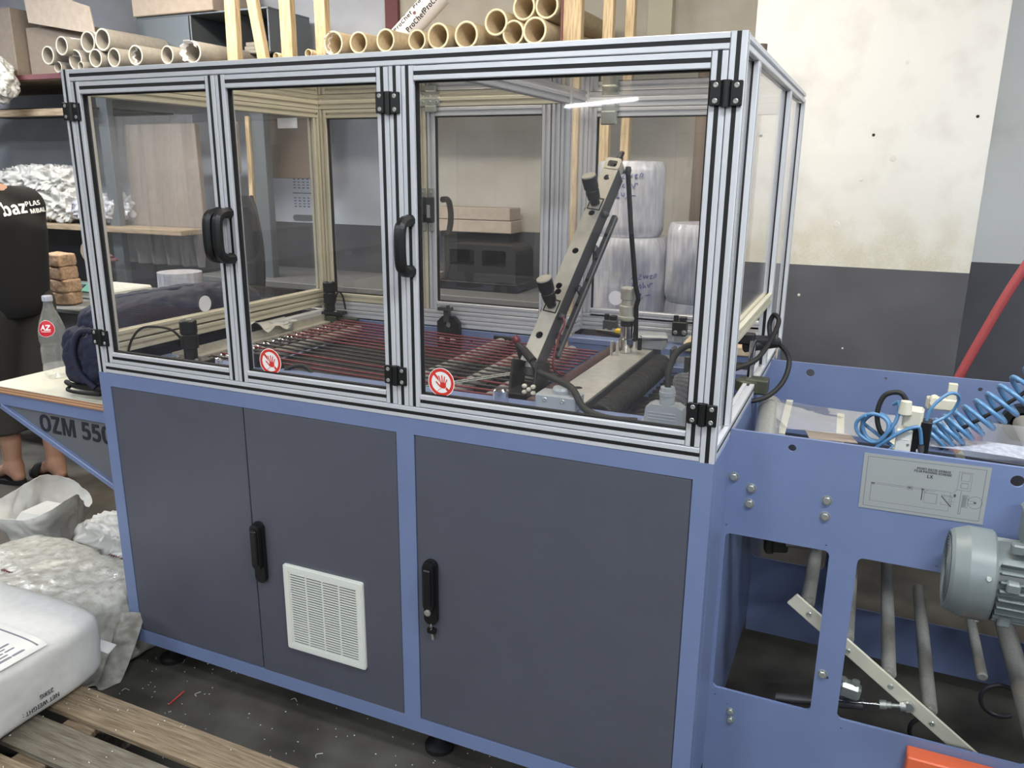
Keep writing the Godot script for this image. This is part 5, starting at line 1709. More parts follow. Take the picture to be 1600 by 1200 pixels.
	for q in [aR, aL]:
		g = G.new()
		var sole := PackedVector2Array()
		for i in 24:
			var an := TAU * i / 24
			sole.append(Vector2(q.x - .062 + cos(an) * .135, -(q.z) + sin(an) * (.045 + .008 * -cos(an))))
		g.prism(sole, Transform3D(Basis(Vector3.RIGHT, Vector3.FORWARD, Vector3.UP), Vector3.ZERO), 0.002, .024)
		var sp := G.new()
		sp.grid(14, 6, func(u: float, v: float) -> Vector3:
			var an := PI * u
			return Vector3(q.x - .075 - v * .06, .022 + sin(an) * (.062 - v * .014), q.z + cos(an) * .047))
		part(o, "sandal", [g, M.black_matt, sp, M.black_matt])

func left_side() -> void:
	var g: G
	var s: G
	var t := Transform3D(Basis(), Vector3.ZERO)
	var o := thing("outfeed_table", "white topped outfeed table with grey lettered side panel left of the cabinet", "table", Vector3(-2.0, .55, -.5))
	g = G.new()
	g.box(Vector3(-2.023, .842, -.53), Vector3(.576, .002, .96))
	part(o, "laminate_top", [g, M.laminate])
	for i in 5:
		g = G.new()
		g.box(Vector3(-2.023, .8385 - i * .0042, -.53), Vector3(.576, .0042, .96))
		part(o, "ply_layer", [g, M.ply if i % 2 == 0 else M.ply_pale])
	g = G.new()
	g.box(Vector3(-2.02, .797, -.068), Vector3(.57, .042, .02), Basis(), .002)
	part(o, "side_rail", [g, M.blue])
	g = G.new()
	var da := Vector3(-2.28, .772, -.066)
	var db := Vector3(-1.74, .548, -.066)
	var dd := (db - da).normalized()
	g.box((da + db) / 2, Vector3(da.distance_to(db), .018, .024), Basis(dd, Vector3.BACK.cross(dd), Vector3.BACK), .002)
	part(o, "brace", [g, M.blue])
	g = G.new()
	g.prism(PackedVector2Array([Vector2(-2.265, .777), Vector2(-1.736, .777), Vector2(-1.736, .556)]), t, -.072, -.0665)
	part(o, "side_panel", [g, M.panel_grey], "grey panel lettered OZM 550")
	g = G.new()
	letters(g, "OZM 550", .078, flat(Vector3(-1.957, .7355, -.0665), Vector3(1, -.004, 0), Vector3.UP), true)
	part(o, "lettering", [g, M.print_dark])
	g = G.new()
	g.box(Vector3(-2.02, .797, -.97), Vector3(.57, .042, .02), Basis(), .002)
	part(o, "side_rail", [g, M.blue])

	# water bottle
	var c := Vector3(-2.2, .8435, -.212)
	o = thing("water_bottle", "clear plastic water bottle with a red round label on the white outfeed table", "bottle", c)
	var pf := [Vector2(.0, .012), Vector2(.022, .004), Vector2(.034, .0), Vector2(.041, .012), Vector2(.0425, .03), Vector2(.0405, .05), Vector2(.042, .06), Vector2(.042, .105), Vector2(.0395, .115), Vector2(.039, .125), Vector2(.0425, .135), Vector2(.043, .155), Vector2(.041, .175), Vector2(.036, .198), Vector2(.0285, .222), Vector2(.02, .245), Vector2(.015, .262), Vector2(.0135, .275), Vector2(.0135, .283)]
	pf = pf.map(func(p): return Vector2(p.x * .97, p.y * .92))
	g = G.new()
	g.lathe(pf, c, Vector3.UP, 36, true)
	part(o, "body", [g, M.bottle_clear])
	g = G.new()
	g.lathe([Vector2(0, .013), Vector2(.03, .004), Vector2(.038, .013), Vector2(.039, .028), Vector2(.0375, .044), Vector2(0, .044)], c, Vector3.UP, 36)
	part(o, "water", [g, M.bottle_clear])
	g = G.new()
	g.lathe([Vector2(.0155, .255), Vector2(.016, .258), Vector2(.016, .27), Vector2(.0145, .273), Vector2(0, .273)], c, Vector3.UP, 28)
	part(o, "cap", [g, M.film_roll])
	var red := Color(.83, .12, .2)
	var lb := [[red, .47, Vector2(.5, .5), Vector2(.5, .5001)], [Color.WHITE, .035, Vector2(.22, .58), Vector2(.34, .3), Vector2(.46, .58)], [Color.WHITE, .03, Vector2(.27, .48), Vector2(.41, .48)], [Color.WHITE, .035, Vector2(.52, .31), Vector2(.74, .31), Vector2(.52, .57), Vector2(.74, .57)], [Color.WHITE, .018, Vector2(.25, .68), Vector2(.75, .68)]]
	var lm := printed("bottle_label_print", print_image(160, 160, Color(.9, .88, .88), lb))
	g = G.new()
	var ca := deg_to_rad(28)     # towards the viewer, a little left
	g.grid(28, 5, func(u: float, v: float) -> Vector3:
		var pol := Vector2(cos(u * TAU), sin(u * TAU)) * v
		var y := .17 + pol.y * .027
		var r := .0008
		for i in pf.size() - 1:
			if y >= pf[i].y and y <= pf[i + 1].y: r += lerpf(pf[i].x, pf[i + 1].x, (y - pf[i].y) / (pf[i + 1].y - pf[i].y))
		var an := ca + pol.x * .72
		return c + Vector3(sin(an) * r, y, cos(an) * r), true)
	for i in g.u.size(): g.u[i] = Vector2(.5, .5) + Vector2(cos(g.u[i].x * TAU), -sin(g.u[i].x * TAU)) * g.u[i].y * .5
	part(o, "label", [g, lm], "red and white round label")

	# navy backpack
	o = thing("backpack", "dark navy backpack on the white table against the machine guard", "backpack", Vector3(-1.93, .8435, -.45))
	c = Vector3(-1.9, .988, -.46)
	g = G.new()
	g.blob(c, Vector3(.14, .142, .33), .45, Basis(Vector3.BACK, .05), .012, 6, 21, 28, .5)
	part(o, "body", [g, M.navy])
	g = G.new()
	g.blob(c + Vector3(-.02, -.035, .27), Vector3(.115, .1, .1), .5, Basis(), .01, 9, 22, 20, .5)
	part(o, "front_pocket", [g, M.navy])
	g = G.new()
	g.tube(path([c + Vector3(-.09, -.1, .28), c + Vector3(-.1, -.02, .3), c + Vector3(-.09, .07, .28), c + Vector3(-.05, .125, .22), c + Vector3(0, .14, .1), c + Vector3(.0, .14, -.1)], 7), .006, 8)
	part(o, "piping", [g, M.navy_light])
	g = G.new()
	g.box(c + Vector3(-.055, .055, .325), Vector3(.006, .034, .003), Basis(Vector3.BACK, -.3), .001); g.box(c + Vector3(-.062, .035, .326), Vector3(.004, .014, .003), Basis(Vector3.BACK, -.1), .001)
	part(o, "zip_puller", [g, M.paper])
	g = G.new()
	g.tube(path([c + Vector3(.04, .05, .335), c + Vector3(-.01, .055, .365), c + Vector3(-.035, .0, .378), c + Vector3(-.02, -.07, .378), c + Vector3(.03, -.115, .37)], 7), .009, 9)
	part(o, "shoulder_strap", [g, M.navy])
	g = G.new()
	g.tube(path([c + Vector3(-.13, -.12, .345), c + Vector3(-.1, -.122, .355), c + Vector3(-.05, -.124, .36), c + Vector3(.03, -.118, .365), c + Vector3(.1, -.118, .36)], 6), .008, 8)
	g.tube(path([c + Vector3(-.085, -.124, .37), c + Vector3(-.06, -.126, .395), c + Vector3(.0, -.126, .4), c + Vector3(.08, -.124, .395)], 6), .0055, 7)
	part(o, "webbing", [g, M.black_matt])

	# sacks on the floor
	g = G.new()
	var no := FastNoiseLite.new()
	no.seed = 5; no.frequency = 2.2; no.fractal_octaves = 3
	c = Vector3(-2.5, 0, -.3)
	g.sheet(72, 26, func(u: float, v: float) -> Vector3:
		var an := TAU * u
		var sq := pow(pow(absf(cos(an)), 3.2) + pow(absf(sin(an)), 3.2), -1 / 3.2)
		var h := v * (.305 + .045 * sin(an * 2 + .9) + .02 * sin(an * 3 + 2.0))
		var fl := smoothstep(.60, 1.0, v)
		var r := .115 * sq * (1.0 - .10 * v + .06 * sin(v * 7)) + fl * (.04 + .035 * sin(an * 3 + .4))
		var q := Vector3(cos(an) * r * 1.05, maxf(h, .0), sin(an) * r)
		var n3 := no.get_noise_3dv(q * 2.0) + .5 * (0.5 - absf(no.get_noise_3dv(q * 5.0 + Vector3(3, 1, 7))) * 2)
		return c + q + Vector3(cos(an), .2, sin(an)) * n3 * .02 * smoothstep(.0, .2, v), .0018)
	g.box(c + Vector3(0, .14, 0), Vector3(.17, .27, .17), Basis(Vector3.UP, .1), .03)
	single("open_sack", [g, M.sack], "white open paper sack with a flared crumpled mouth standing on the floor", "sack")
	g = G.new()
	g.blob(Vector3(-2.085, .13, .015), Vector3(.345, .13, .205), .22, Basis(Vector3.UP, -.08), .014, 3, 31, 44, .3)
	o = thing("wrapped_bale", "grubby white plastic wrapped bale on the floor beside the cabinet", "bale", Vector3(-2.06, 0, -.02))
	part(o, "bale", [g, M.bale])
	g = G.new()
	g.sheet(30, 14, func(u: float, v: float) -> Vector3:
		var x := -1.95 + u * .27
		return Vector3(x - .02 * v, .2 * pow(1 - v, 1.2) + .004 + .02 * sin(u * 23 + v * 3) * (1 - v * .7) * .6, .2 - u * .2 + .012 * sin(u * 30) + v * .1), .0015)
	part(o, "loose_wrap", [g, M.wrap])
	g = G.new()
	for k in 2:
		for i in 4: g.tube(path([Vector3(-1.99 + i * .012 + k * -.22, .262, -.16 + i * .003 + k * .22), Vector3(-1.985 + i * .012 + k * -.22, .264, -.145 + k * .22), Vector3(-1.98 + i * .012 + k * -.22, .262, -.155 + k * .22)], 3), .0012, 5)
	part(o, "red_scribble", [g, M.cord_red])
	g = G.new()
	g.blob(Vector3(-2.06, .15, -.36), Vector3(.26, .15, .14), .65, Basis(Vector3.UP, .2), .035, 4, 37, 30, .75)
	single("crumpled_sack", [g, M.sack], "crumpled pale grey plastic sack behind the wrapped bale under the lettered panel", "sack")

	# printed 25 kg bag on the pallet
	var bc := Vector3(-1.875, .241, .63)
	var bh := Vector3(.3, .097, .46)
	var ex := .27
	o = thing("resin_bag", "glossy white printed 25 kg bag lying on the wooden pallet", "bag", Vector3(-1.875, .144, .63))
	g = G.new()
	g.blob(bc, bh, ex, Basis(), .006, 6, 41, 36)
	part(o, "bag", [g, M.sack])
	g = G.new()
	g.sheet(10, 4, func(u: float, v: float) -> Vector3: return bc + Vector3(lerpf(-.25, .27, u), -.035 + .014 * sin(u * 5) + v * .012, -.445 - v * .03), .003)
	part(o, "end_seam", [g, M.sack])
	var ink := Color(.35, .36, .42)
	var bg := Color(.8, .8, .79)
	var st := []
	var rr := RandomNumberGenerator.new()
	rr.seed = 4
	st.append([ink, .004, Vector2(.02, .02), Vector2(.86, .02), Vector2(.94, .05), Vector2(.97, .12), Vector2(.97, .59)])
	for i in 17:
		var y := .05 + i * .0325
		if i in [4, 9]: continue
		var xe := rr.randf_range(.78, .93)
		if i < 5: xe -= .06
		var x := .04
		while x < xe:
			var wd := rr.randf_range(.02, .07)
			st.append([ink, .0075 if i % 4 else .01, Vector2(x, y), Vector2(minf(x + wd, xe), y)])
			x += wd + .02
	st.append([Color(.2, .25, .5), .006, Vector2(.62, .045), Vector2(.8, .045), Vector2(.8, .085), Vector2(.62, .085), Vector2(.62, .045)])
	for i in 3: st.append([Color(.2, .25, .5), .012, Vector2(.65 + i * .045, .065), Vector2(.67 + i * .045, .065)])
	var bm := printed("bag_print", print_image(512, 320, bg, st), .35)
	g = G.new()
	var top := func(x: float, z: float) -> float:
		var k := 1.0 - pow(absf(x / bh.x), 2 / ex) - pow(absf(z / bh.z), 2 / ex)
		return bh.y * pow(maxf(k, .0), ex / 2)
	g.grid(26, 16, func(u: float, v: float) -> Vector3:
		var x := lerpf(.03, .283, v)
		var z := lerpf(.36, -.27, u)
		return bc + Vector3(x + .003, top.call(x, z) + .006, z))
	part(o, "printed_panel", [g, bm], "panel of small print")
	g = G.new()
	var sd := func(cx: float, cy: float) -> Callable: return func(x: float, y: float) -> Array: return [bc + Vector3(bh.x + .004, cy - y, cx + x), Vector3.RIGHT]
	letters(g, "NET WEIGHT :", .0165, sd.call(-.217, -.05), false, "Droid Sans", false, .0006)
	letters(g, "25KG", .0165, sd.call(-.235, -.028), false, "Droid Sans", false, .0006)
	part(o, "weight_print", [g, M.print_dark])

	# pallet
	o = thing("wooden_pallet", "worn wooden pallet on the floor under the white printed bag", "pallet", Vector3(-1.45, 0, .67))
	var pz := [.268, .40, .535, .67, .80, .935]
	for i in 6:
		g = G.new()
		var wd := .098 if i != 1 else .105
		g.box(Vector3(-1.45 + .01 * (i % 2), .133, pz[i] + wd / 2), Vector3(1.2, .022, wd), Basis(Vector3.UP, .006 * (i % 3 - 1)), .004)
		part(o, "deck_board", [g, M.pallet_wood if i % 2 == 0 else M.pallet_grey])
	for x in [-2.0, -1.5, -.905]:
		g = G.new()
		g.box(Vector3(x, .111, .655), Vector3(.1, .02, .78), Basis(), .003)
		part(o, "stringer_board", [g, M.pallet_wood])
		for z in [.315, .655, .99]:
			g = G.new()
			g.box(Vector3(x, .061, z), Vector3(.1, .078, .09), Basis(), .004)
			part(o, "block", [g, M.pallet_grey])
		g = G.new()
		g.box(Vector3(x, .011, .655), Vector3(.1, .02, .78), Basis(), .003)
		part(o, "bottom_board", [g, M.pallet_grey])
	# bits on the floor
	g = G.new()
	rr.seed = 11
	for i in 260:
		var p := Vector3(rr.randf_range(-1.75, -.5), .0012, rr.randf_range(-.35, .3))
		if i > 190: p = Vector3(rr.randf_range(-2.0, -.9), .1452, rr.randf_range(.27, .62))
		g.box(p, Vector3(rr.randf_range(.0015, .0045), .0014, rr.randf_range(.001, .0028)), Basis(Vector3.UP, rr.randf() * TAU))
	for i in 10:
		var p := Vector3(rr.randf_range(-1.7, -.9), .001, rr.randf_range(-.2, .25))
		var a := rr.randf() * TAU
		g.tube(path([p, p + Vector3(cos(a), .05, sin(a)) * .012, p + Vector3(cos(a + .9), 0, sin(a + .9)) * .022], 3), .0008, 5)
	var fl := single("plastic_flakes", [g, M.flake], "small white plastic flakes scattered on the dark concrete and pallet", "debris")
	fl.set_meta("kind", "stuff")
	g = G.new()
	g.tube(path([Vector3(-1.49, .003, .1), Vector3(-1.485, .01, .075), Vector3(-1.478, .02, .05)], 4), .0022, 7)
	single("red_straw", [g, M.red_tool], "short red plastic straw on the floor beside the pallet", "straw")
	man()
# ---------------------------------------------------------------- the rack, its tubes, and the work places behind
func core_tube(c: Vector3, r: float, len: float, grey: bool, label: String, group: String, tilt := 0.0, wall := .17) -> Node3D:
	var o := thing("cardboard_tube", label, "cardboard tube", c, group)
	var d := Vector3(tilt, 0, -1).normalized()
	var g := G.new()
	var e := G.new()
	g.lathe([Vector2(r, 0), Vector2(r, len), Vector2(r * (1 - wall), len)], c, d, 26)
	g.lathe([Vector2(r * (1 - wall), len), Vector2(r * (1 - wall), .0)], c, d, 26)
	e.lathe([Vector2(r * (1 - wall), 0), Vector2(r * (1 - wall * .7), -.003), Vector2(r * (1 - wall * .3), -.003), Vector2(r, 0)], c, d, 26)
	part(o, "tube", [g, M.core_grey if grey else M.core])
	part(o, "cut_end", [e, M.core_end_grey if grey else M.core_end])
	return o

func crate(o: Node3D, called: String, lo: Vector3, hi: Vector3, m: Material, ch := .004) -> MeshInstance3D:
	var g := G.new()
	g.box((lo + hi) / 2, hi - lo, Basis(), ch)
	return part(o, called, [g, m])

func background() -> void:
	var g: G
	var s: G
	var o := thing("storage_rack", "timber storage rack along the back wall with a red edged top shelf", "rack", Vector3(-2.7, 0, -2.65))
	crate(o, "top_shelf", Vector3(-6.2, 2.055, -3.0), Vector3(-.75, 2.085, -2.25), M.shelf_wood)
	crate(o, "shelf_edge", Vector3(-6.2, 2.06, -2.25), Vector3(-4.35, 2.094, -2.235), M.maroon)
	crate(o, "shelf_beam", Vector3(-6.2, 1.84, -2.32), Vector3(-4.45, 1.886, -2.28), M.shelf_wood)
	crate(o, "middle_shelf", Vector3(-6.2, 1.88, -3.0), Vector3(-4.45, 1.895, -2.3), M.dark_metal)
	crate(o, "lower_shelf", Vector3(-6.2, 1.1, -3.0), Vector3(-3.75, 1.135, -2.28), M.shelf_wood)
	for q in [[-3.12, -.02, .075], [-2.75, 0, .075], [-2.525, 0, .07]]:
		g = G.new()
		g.box(Vector3(q[0], 2.55, -2.2), Vector3(q[2], 1.0, .045), Basis(Vector3.BACK, q[1]), .003)
		part(o, "timber_post", [g, M.timber])
	for q in [[-1.125, .088, -2.2], [-.968, .048, -2.24], [-.883, .042, -2.3]]:
		g = G.new()
		g.box(Vector3(q[0], 1.53, q[2]), Vector3(q[1], 3.06, .045), Basis(), .003)
		part(o, "timber_post", [g, M.timber])
	crate(o, "red_edge", Vector3(-1.178, 2.07, -2.18), Vector3(-1.168, 3.06, -2.17), M.maroon, .001)
	g = G.new()
	g.box(Vector3(-3.0, 2.5, -2.21), Vector3(.06, 1.0, .04), Basis(Vector3.BACK, .16), .003)
	part(o, "leaning_batten", [g, M.timber])
	g = G.new()
	g.box(Vector3(-3.245, 1.03, -2.5), Vector3(.1, 2.05, .06), Basis(), .003)
	part(o, "steel_post", [g, M.cabinet_steel])
	g = G.new()
	g.box(Vector3(-3.315, 1.4, -2.47), Vector3(.03, .85, .03), Basis(Vector3.BACK, -.02), .002)
	part(o, "thin_batten", [g, M.timber])
	g = G.new()
	g.box(Vector3(-4.505, 1.08, -2.46), Vector3(.045, .85, .03), Basis(Vector3.BACK, .06), .002); 
	part(o, "thin_batten", [g, M.timber])
	g = G.new()
	g.box(Vector3(-4.43, 1.05, -2.4), Vector3(.09, 2.1, .05), Basis(), .002)
	part(o, "steel_post", [g, M.cabinet_steel])

	# tubes on the top shelf: x, y of the near end, radius, length, grey?
	var grp := "cardboard tubes on the top shelf"
	var tl := [[-4.564, 2.185, .055, .8, 1, "small grey cardboard tube at the far left of the left pile"], [-4.42, 2.232, .056, .8, 1, "grey tube wrapped in white film with red print in the left pile"], [-4.36, 2.152, .062, .8, 1, "large grey tube at the front of the left pile"], [-4.225, 2.248, .062, .8, 1, "grey tube of the upper row with a red and white wrapped side"], [-4.085, 2.252, .064, .9, 1, "topmost grey tube with a long smooth brown side"], [-4.15, 2.15, .054, .7, 1, "grey tube under the topmost pair of the left pile"], [-4.02, 2.15, .056, .7, 1, "grey tube at the right foot of the left pile"], [-4.27, 2.11, .026, .5, 1, "very small grey tube low in the left pile"], [-4.52, 2.118, .034, .5, 1, "half hidden grey tube at the bottom left corner of the pile"],
		[-3.808, 2.15, .057, .7, 1, "grey tube with a torn mouth right of the left pile"], [-3.595, 2.146, .052, .8, 1, "plain grey tube lying alone between two others"], [-3.406, 2.154, .062, .9, 1, "grey tube with crumpled paper in its mouth beside the timber batten"],
		[-2.415, 2.147, .061, .6, 0, "tan tube with a torn mouth, leftmost of the tan row"], [-2.262, 2.143, .054, .6, 0, "tan tube second from the left in the tan row"], [-2.098, 2.145, .056, .6, 0, "tan tube under the end of the white printed roll"], [-1.915, 2.136, .05, .6, 0, "tan tube tucked behind its larger right neighbour"], [-1.807, 2.152, .062, .6, 0, "tan tube just right of the white printed roll"], [-1.655, 2.15, .064, .6, 0, "wide tan tube with a clean thick rim in the middle of the tan row"], [-1.497, 2.197, .06, .7, 0, "tan tube raised on others at the left of the high stack"], [-1.408, 2.146, .057, .7, 0, "tan tube below the gap of the high stack"], [-1.36, 2.256, .058, .8, 0, "tan tube at the top left of the high stack"], [-1.243, 2.254, .057, .8, 0, "tan tube at the top right of the high stack beside the red edged post"], [-1.289, 2.146, .06, .8, 0, "tan tube at the bottom right of the high stack"],
		[-2.81, 2.105, .02, .3, 0, "tiny tan tube end left of the tan row"], [-2.58, 2.107, .022, .3, 0, "tiny tan tube end just left of the torn tan tube"], [-.6, 2.107, .022, .3, 0, "tiny brown tube end near the right end of the shelf"]]
	for q in tl:
		if q[0] == -.6: continue
		var t := core_tube(Vector3(q[0], q[1], -2.15 - .02 * sin(q[0] * 40)), q[2], q[3], q[4] == 1, q[5], grp, .04 + .04 * sin(q[0] * 17))
		if q[0] in [-4.42, -4.225]:
			g = G.new()
			s = G.new()
			g.lathe([Vector2(q[2] + .001, .02), Vector2(q[2] + .001, .2)], Vector3(q[0], q[1], -2.16), Vector3(.04, 0, -1), 26)
			s.lathe([Vector2(q[2] + .002, .1), Vector2(q[2] + .002, .13)], Vector3(q[0], q[1], -2.16), Vector3(.04, 0, -1), 26)
			part(t, "film_wrap", [g, M.paper, s, M.hose_red])
		if q[0] in [-3.808, -3.406, -2.415]:
			g = G.new()
			g.sheet(20, 2, func(u: float, v: float) -> Vector3:
				var an := TAU * u * .6 + .4
				return Vector3(q[0] + cos(an) * q[2] * (.96 - .2 * v), q[1] + sin(an) * q[2] * (.96 - .2 * v), -2.135 - .01 * sin(an * 9) - .03 * v), .002)
			part(t, "torn_paper", [g, M.paper])
	# rolled white printed film leaning on the tubes
	var a := Vector3(-2.15, 2.19, -2.36)
	var b := Vector3(-1.94, 2.40, -2.42)
	o = thing("printed_film_roll", "white film roll with repeated dark lettering leaning on the tan tubes", "film roll", a)
	g = G.new()
	g.cyl(a, b, .06, 28)
	part(o, "roll", [g, M.paper])
	g = G.new()
	var ad := (b - a).normalized()
	var fr := Vector3.BACK
	fr = (fr - ad * fr.dot(ad)).normalized()
	var up := ad.cross(fr) * -1.0
	if up.y < 0: up = -up
	for q in [[.07, .35], [.22, .55], [.25, -.45], [.12, -.5]]:
		var pl := func(x: float, y: float) -> Array:
			var an: float = q[1] + y / .06
			var n: Vector3 = fr * cos(an) + up * sin(an)
			return [a + ad * (q[0] + x) + n * .0602, n]
		letters(g, "ProChef", .034, pl, true, "Droid Sans", true, .0008)
	part(o, "lettering", [g, M.print_dark])
	g = G.new()
	for q in [[.095, .95], [.245, 1.1], [.275, .1], [.145, 0.05]]:
		var n: Vector3 = fr * cos(q[1]) + up * sin(q[1])
		g.lathe([Vector2(0, .001), Vector2(.009, .0008), Vector2(.009, 0)], a + ad * q[0] + n * .06, n, 12)
	part(o, "red_mark", [g, M.maroon])

	# boxes on the left part of the shelf
	o = thing("cardboard_box", "plain tan cardboard box at the left edge of the top shelf", "box", Vector3(-5.3, 2.094, -2.5))
	crate(o, "box", Vector3(-5.6, 2.094, -2.75), Vector3(-5.08, 2.52, -2.3), M.card)
	o = thing("cardboard_flap", "large pale cardboard flap hanging above the left pile of tubes", "cardboard", Vector3(-4.65, 2.3, -2.4))
	g = G.new()
	g.prism(PackedVector2Array([Vector2(-4.97, 2.9), Vector2(-4.93, 2.42), Vector2(-4.335, 2.318), Vector2(-4.36, 2.48), Vector2(-4.5, 2.52), Vector2(-4.6, 2.9)]), Transform3D(Basis(), Vector3(0, 0, -2.32)), 0, .006)
	part(o, "flap", [g, M.card_pale])
	g = G.new()
	g.box(Vector3(-4.82, 2.25, -2.55), Vector3(.5, .31, .3), Basis(Vector3.UP, .1), .006)
	single("taped_box", [g, M.card], "brown taped cardboard box below the pale flap", "box")
	g = G.new()
	g.blob(Vector3(-5.05, 2.06, -2.14), Vector3(.12, .14, .08), .7, Basis(Vector3.BACK, .35), .025, 5, 51, 24, .7)
	single("hanging_bag", [g, M.sack], "white plastic bag hanging over the red shelf edge", "plastic bag")
	o = thing("steel_cubby", "grey steel two bay cubby unit on the top shelf", "cabinet", Vector3(-3.7, 2.085, -2.55))
	var cx0 := -4.27
	crate(o, "side_wall", Vector3(cx0, 2.22, -2.6), Vector3(-3.81, 2.44, -2.585), M.cabinet_steel, .002)
	crate(o, "back_wall", Vector3(-3.83, 2.19, -2.98), Vector3(-3.2, 2.44, -2.97), M.cabinet_steel, .002)
	crate(o, "shelf_plate", Vector3(-3.83, 2.19, -2.97), Vector3(-3.2, 2.2, -2.59), M.dark_metal, .002)
	crate(o, "top_plate", Vector3(cx0, 2.44, -2.98), Vector3(-3.2, 2.452, -2.585), M.cabinet_steel, .002)
	for x in [-3.83, -3.49, -3.21]: crate(o, "divider", Vector3(x, 2.2, -2.97), Vector3(x + .012, 2.44, -2.585), M.cabinet_steel, .002)
	crate(o, "foot", Vector3(-4.2, 2.085, -2.9), Vector3(-3.25, 2.19, -2.7), M.dark_metal, .002)
	o = thing("flat_cartons", "pale flat cartons stacked on the steel cubby unit", "box", Vector3(-3.9, 2.45, -2.7))
	crate(o, "carton", Vector3(-4.27, 2.453, -2.95), Vector3(-3.6, 2.62, -2.56), M.card_pale)
	for i in 3: crate(thing("paper_stack", ["lowest", "middle", "top"][i] + " stack of papers in the right bay of the steel cubby", "papers", Vector3(-3.35, 2.2 + i * .02, -2.7), "papers in the steel cubby"), "stack", Vector3(-3.44 + i * .012, 2.2005 + i * .022, -2.88), Vector3(-3.26 + i * .006, 2.222 + i * .022, -2.62), M.core_grey, .002)
	# crumpled plastic bundles on the lower shelf
	var bl := [[-5.5, 1.24, .30, .11, 61, "pale crumpled plastic bundle at the left of the lower shelf"], [-5.02, 1.26, .3, .13, 62, "pale crumpled plastic bundle in the middle of the lower shelf"], [-5.25, 1.42, .42, .10, 63, "crumpled plastic bundle on top of the lower ones"], [-4.62, 1.24, .25, .1, 64, "shiny clear plastic bundle beside the thin batten"]]
	for q in bl:
		g = G.new()
		g.blob(Vector3(q[0], q[1], -2.52), Vector3(q[2], q[3], .2), .75, Basis(Vector3.BACK, .1 * sin(q[0] * 9)), .045, 3.5, q[4], 40, .8)
		single("plastic_bundle", [g, M.sack if q[0] < -4.7 else M.film_roll], q[5], "plastic bundle", "bundles on the lower shelf")
	# cardboard sheet wrapped in film behind the left panes
	o = thing("wrapped_cardboard", "large cardboard sheet draped in clear film standing on the lower shelf", "cardboard", Vector3(-4.1, 1.14, -2.5))
	crate(o, "sheet", Vector3(-4.4, 1.136, -2.54), Vector3(-3.77, 1.79, -2.5), M.card, .003)
	g = G.new()
	g.sheet(48, 14, func(u: float, v: float) -> Vector3: return Vector3(-4.44 + u * .72, 1.84 - v * .95, -2.44 + .025 * sin(u * 34 + 2 * sin(v * 3)) * (.3 + v)), .001)
	part(o, "film", [g, M.film])
	# work bench and what stands on it
	o = thing("work_bench", "long dark steel work bench along the back wall behind the guard", "bench", Vector3(-2.6, 0, -2.6))
	crate(o, "bench_top", Vector3(-3.75, .81, -3.0), Vector3(-1.2, .85, -2.35), M.desk_grey)
	for x in [-3.7, -2.5, -1.26]: crate(o, "leg", Vector3(x, 0, -2.45), Vector3(x + .05, .81, -2.4), M.dark_metal)
	crate(o, "lower_panel", Vector3(-3.7, .1, -2.95), Vector3(-1.25, .8, -2.98), M.dark_metal)
	o = thing("steel_table", "grey steel sided packing table behind the navy backpack", "table", Vector3(-3.3, 0, -1.6))
	crate(o, "top", Vector3(-4.3, .80, -1.95), Vector3(-2.75, .825, -1.2), M.desk_grey)
	crate(o, "front_panel", Vector3(-4.28, .25, -1.24), Vector3(-2.77, .8, -1.22), M.desk_grey)
	for x in [-4.28, -2.82]: crate(o, "leg", Vector3(x, 0, -1.93), Vector3(x + .05, .8, -1.88), M.dark_metal)
	for x in [-4.28, -2.82]: crate(o, "leg", Vector3(x, 0, -1.29), Vector3(x + .05, .8, -1.245), M.dark_metal)
	o = thing("weighing_scale", "white weighing scale with a teal display panel on the steel table", "scale", Vector3(-3.6, .825, -1.5))
	crate(o, "body", Vector3(-3.8, .8255, -1.8), Vector3(-3.5, .87, -1.46), M.white_plastic, .01)
	g = G.new()
	g.box(Vector3(-3.65, .885, -1.48), Vector3(.28, .006, .07), Basis(Vector3.RIGHT, .5), .001)
	s = G.new()
	s.box(Vector3(-3.7, .89, -1.477), Vector3(.09, .004, .035), Basis(Vector3.RIGHT, .5))
	part(o, "panel", [g, M.teal, s, M.print_dark])
	g = G.new()
	g.cyl(Vector3(-3.02, .826, -1.55), Vector3(-3.02, 1.0, -1.55), .11, 30)
	single("film_roll_small", [g, M.film_roll], "short clear film roll standing on the steel table behind the backpack", "film roll")
	o = thing("black_case", "black equipment case at the right end of the steel table", "case", Vector3(-2.85, .8, -1.2))
	crate(o, "case", Vector3(-2.72, .62, -1.5), Vector3(-2.2, .90, -1.2), M.dark_metal, .01)
	crate(o, "lid", Vector3(-2.73, .90, -1.51), Vector3(-2.19, .915, -1.19), M.black, .004)
	crate(o, "stand", Vector3(-2.68, 0, -1.46), Vector3(-2.25, .62, -1.24), M.dark_metal, .005)
	# four wrapped packets
	var pk := ["bottom brown paper packet of the stack behind the bottle", "second brown paper packet from the bottom of the stack", "third brown paper packet from the bottom of the stack", "topmost brown paper packet of the stack beside the man"]
	for i in 4:
		g = G.new()
		g.blob(Vector3(-3.582 - i * .006 + (.008 if i % 2 else 0.0), .826 + .034 + i * .0655, -1.3), Vector3(.074, .0335, .055), .2, Basis(Vector3.UP, .25 - .1 * i), .007, 9, 70 + i, 16)
		single("paper_packet", [g, M.kraft], pk[i], "packet", "brown packets in the stack")
	# chair, tape gun, hanging things seen through the panes
	o = thing("desk_chair", "black mesh backed desk chair behind the guard's left panes", "chair", Vector3(-2.98, 0, -2.0))
	g = G.new()
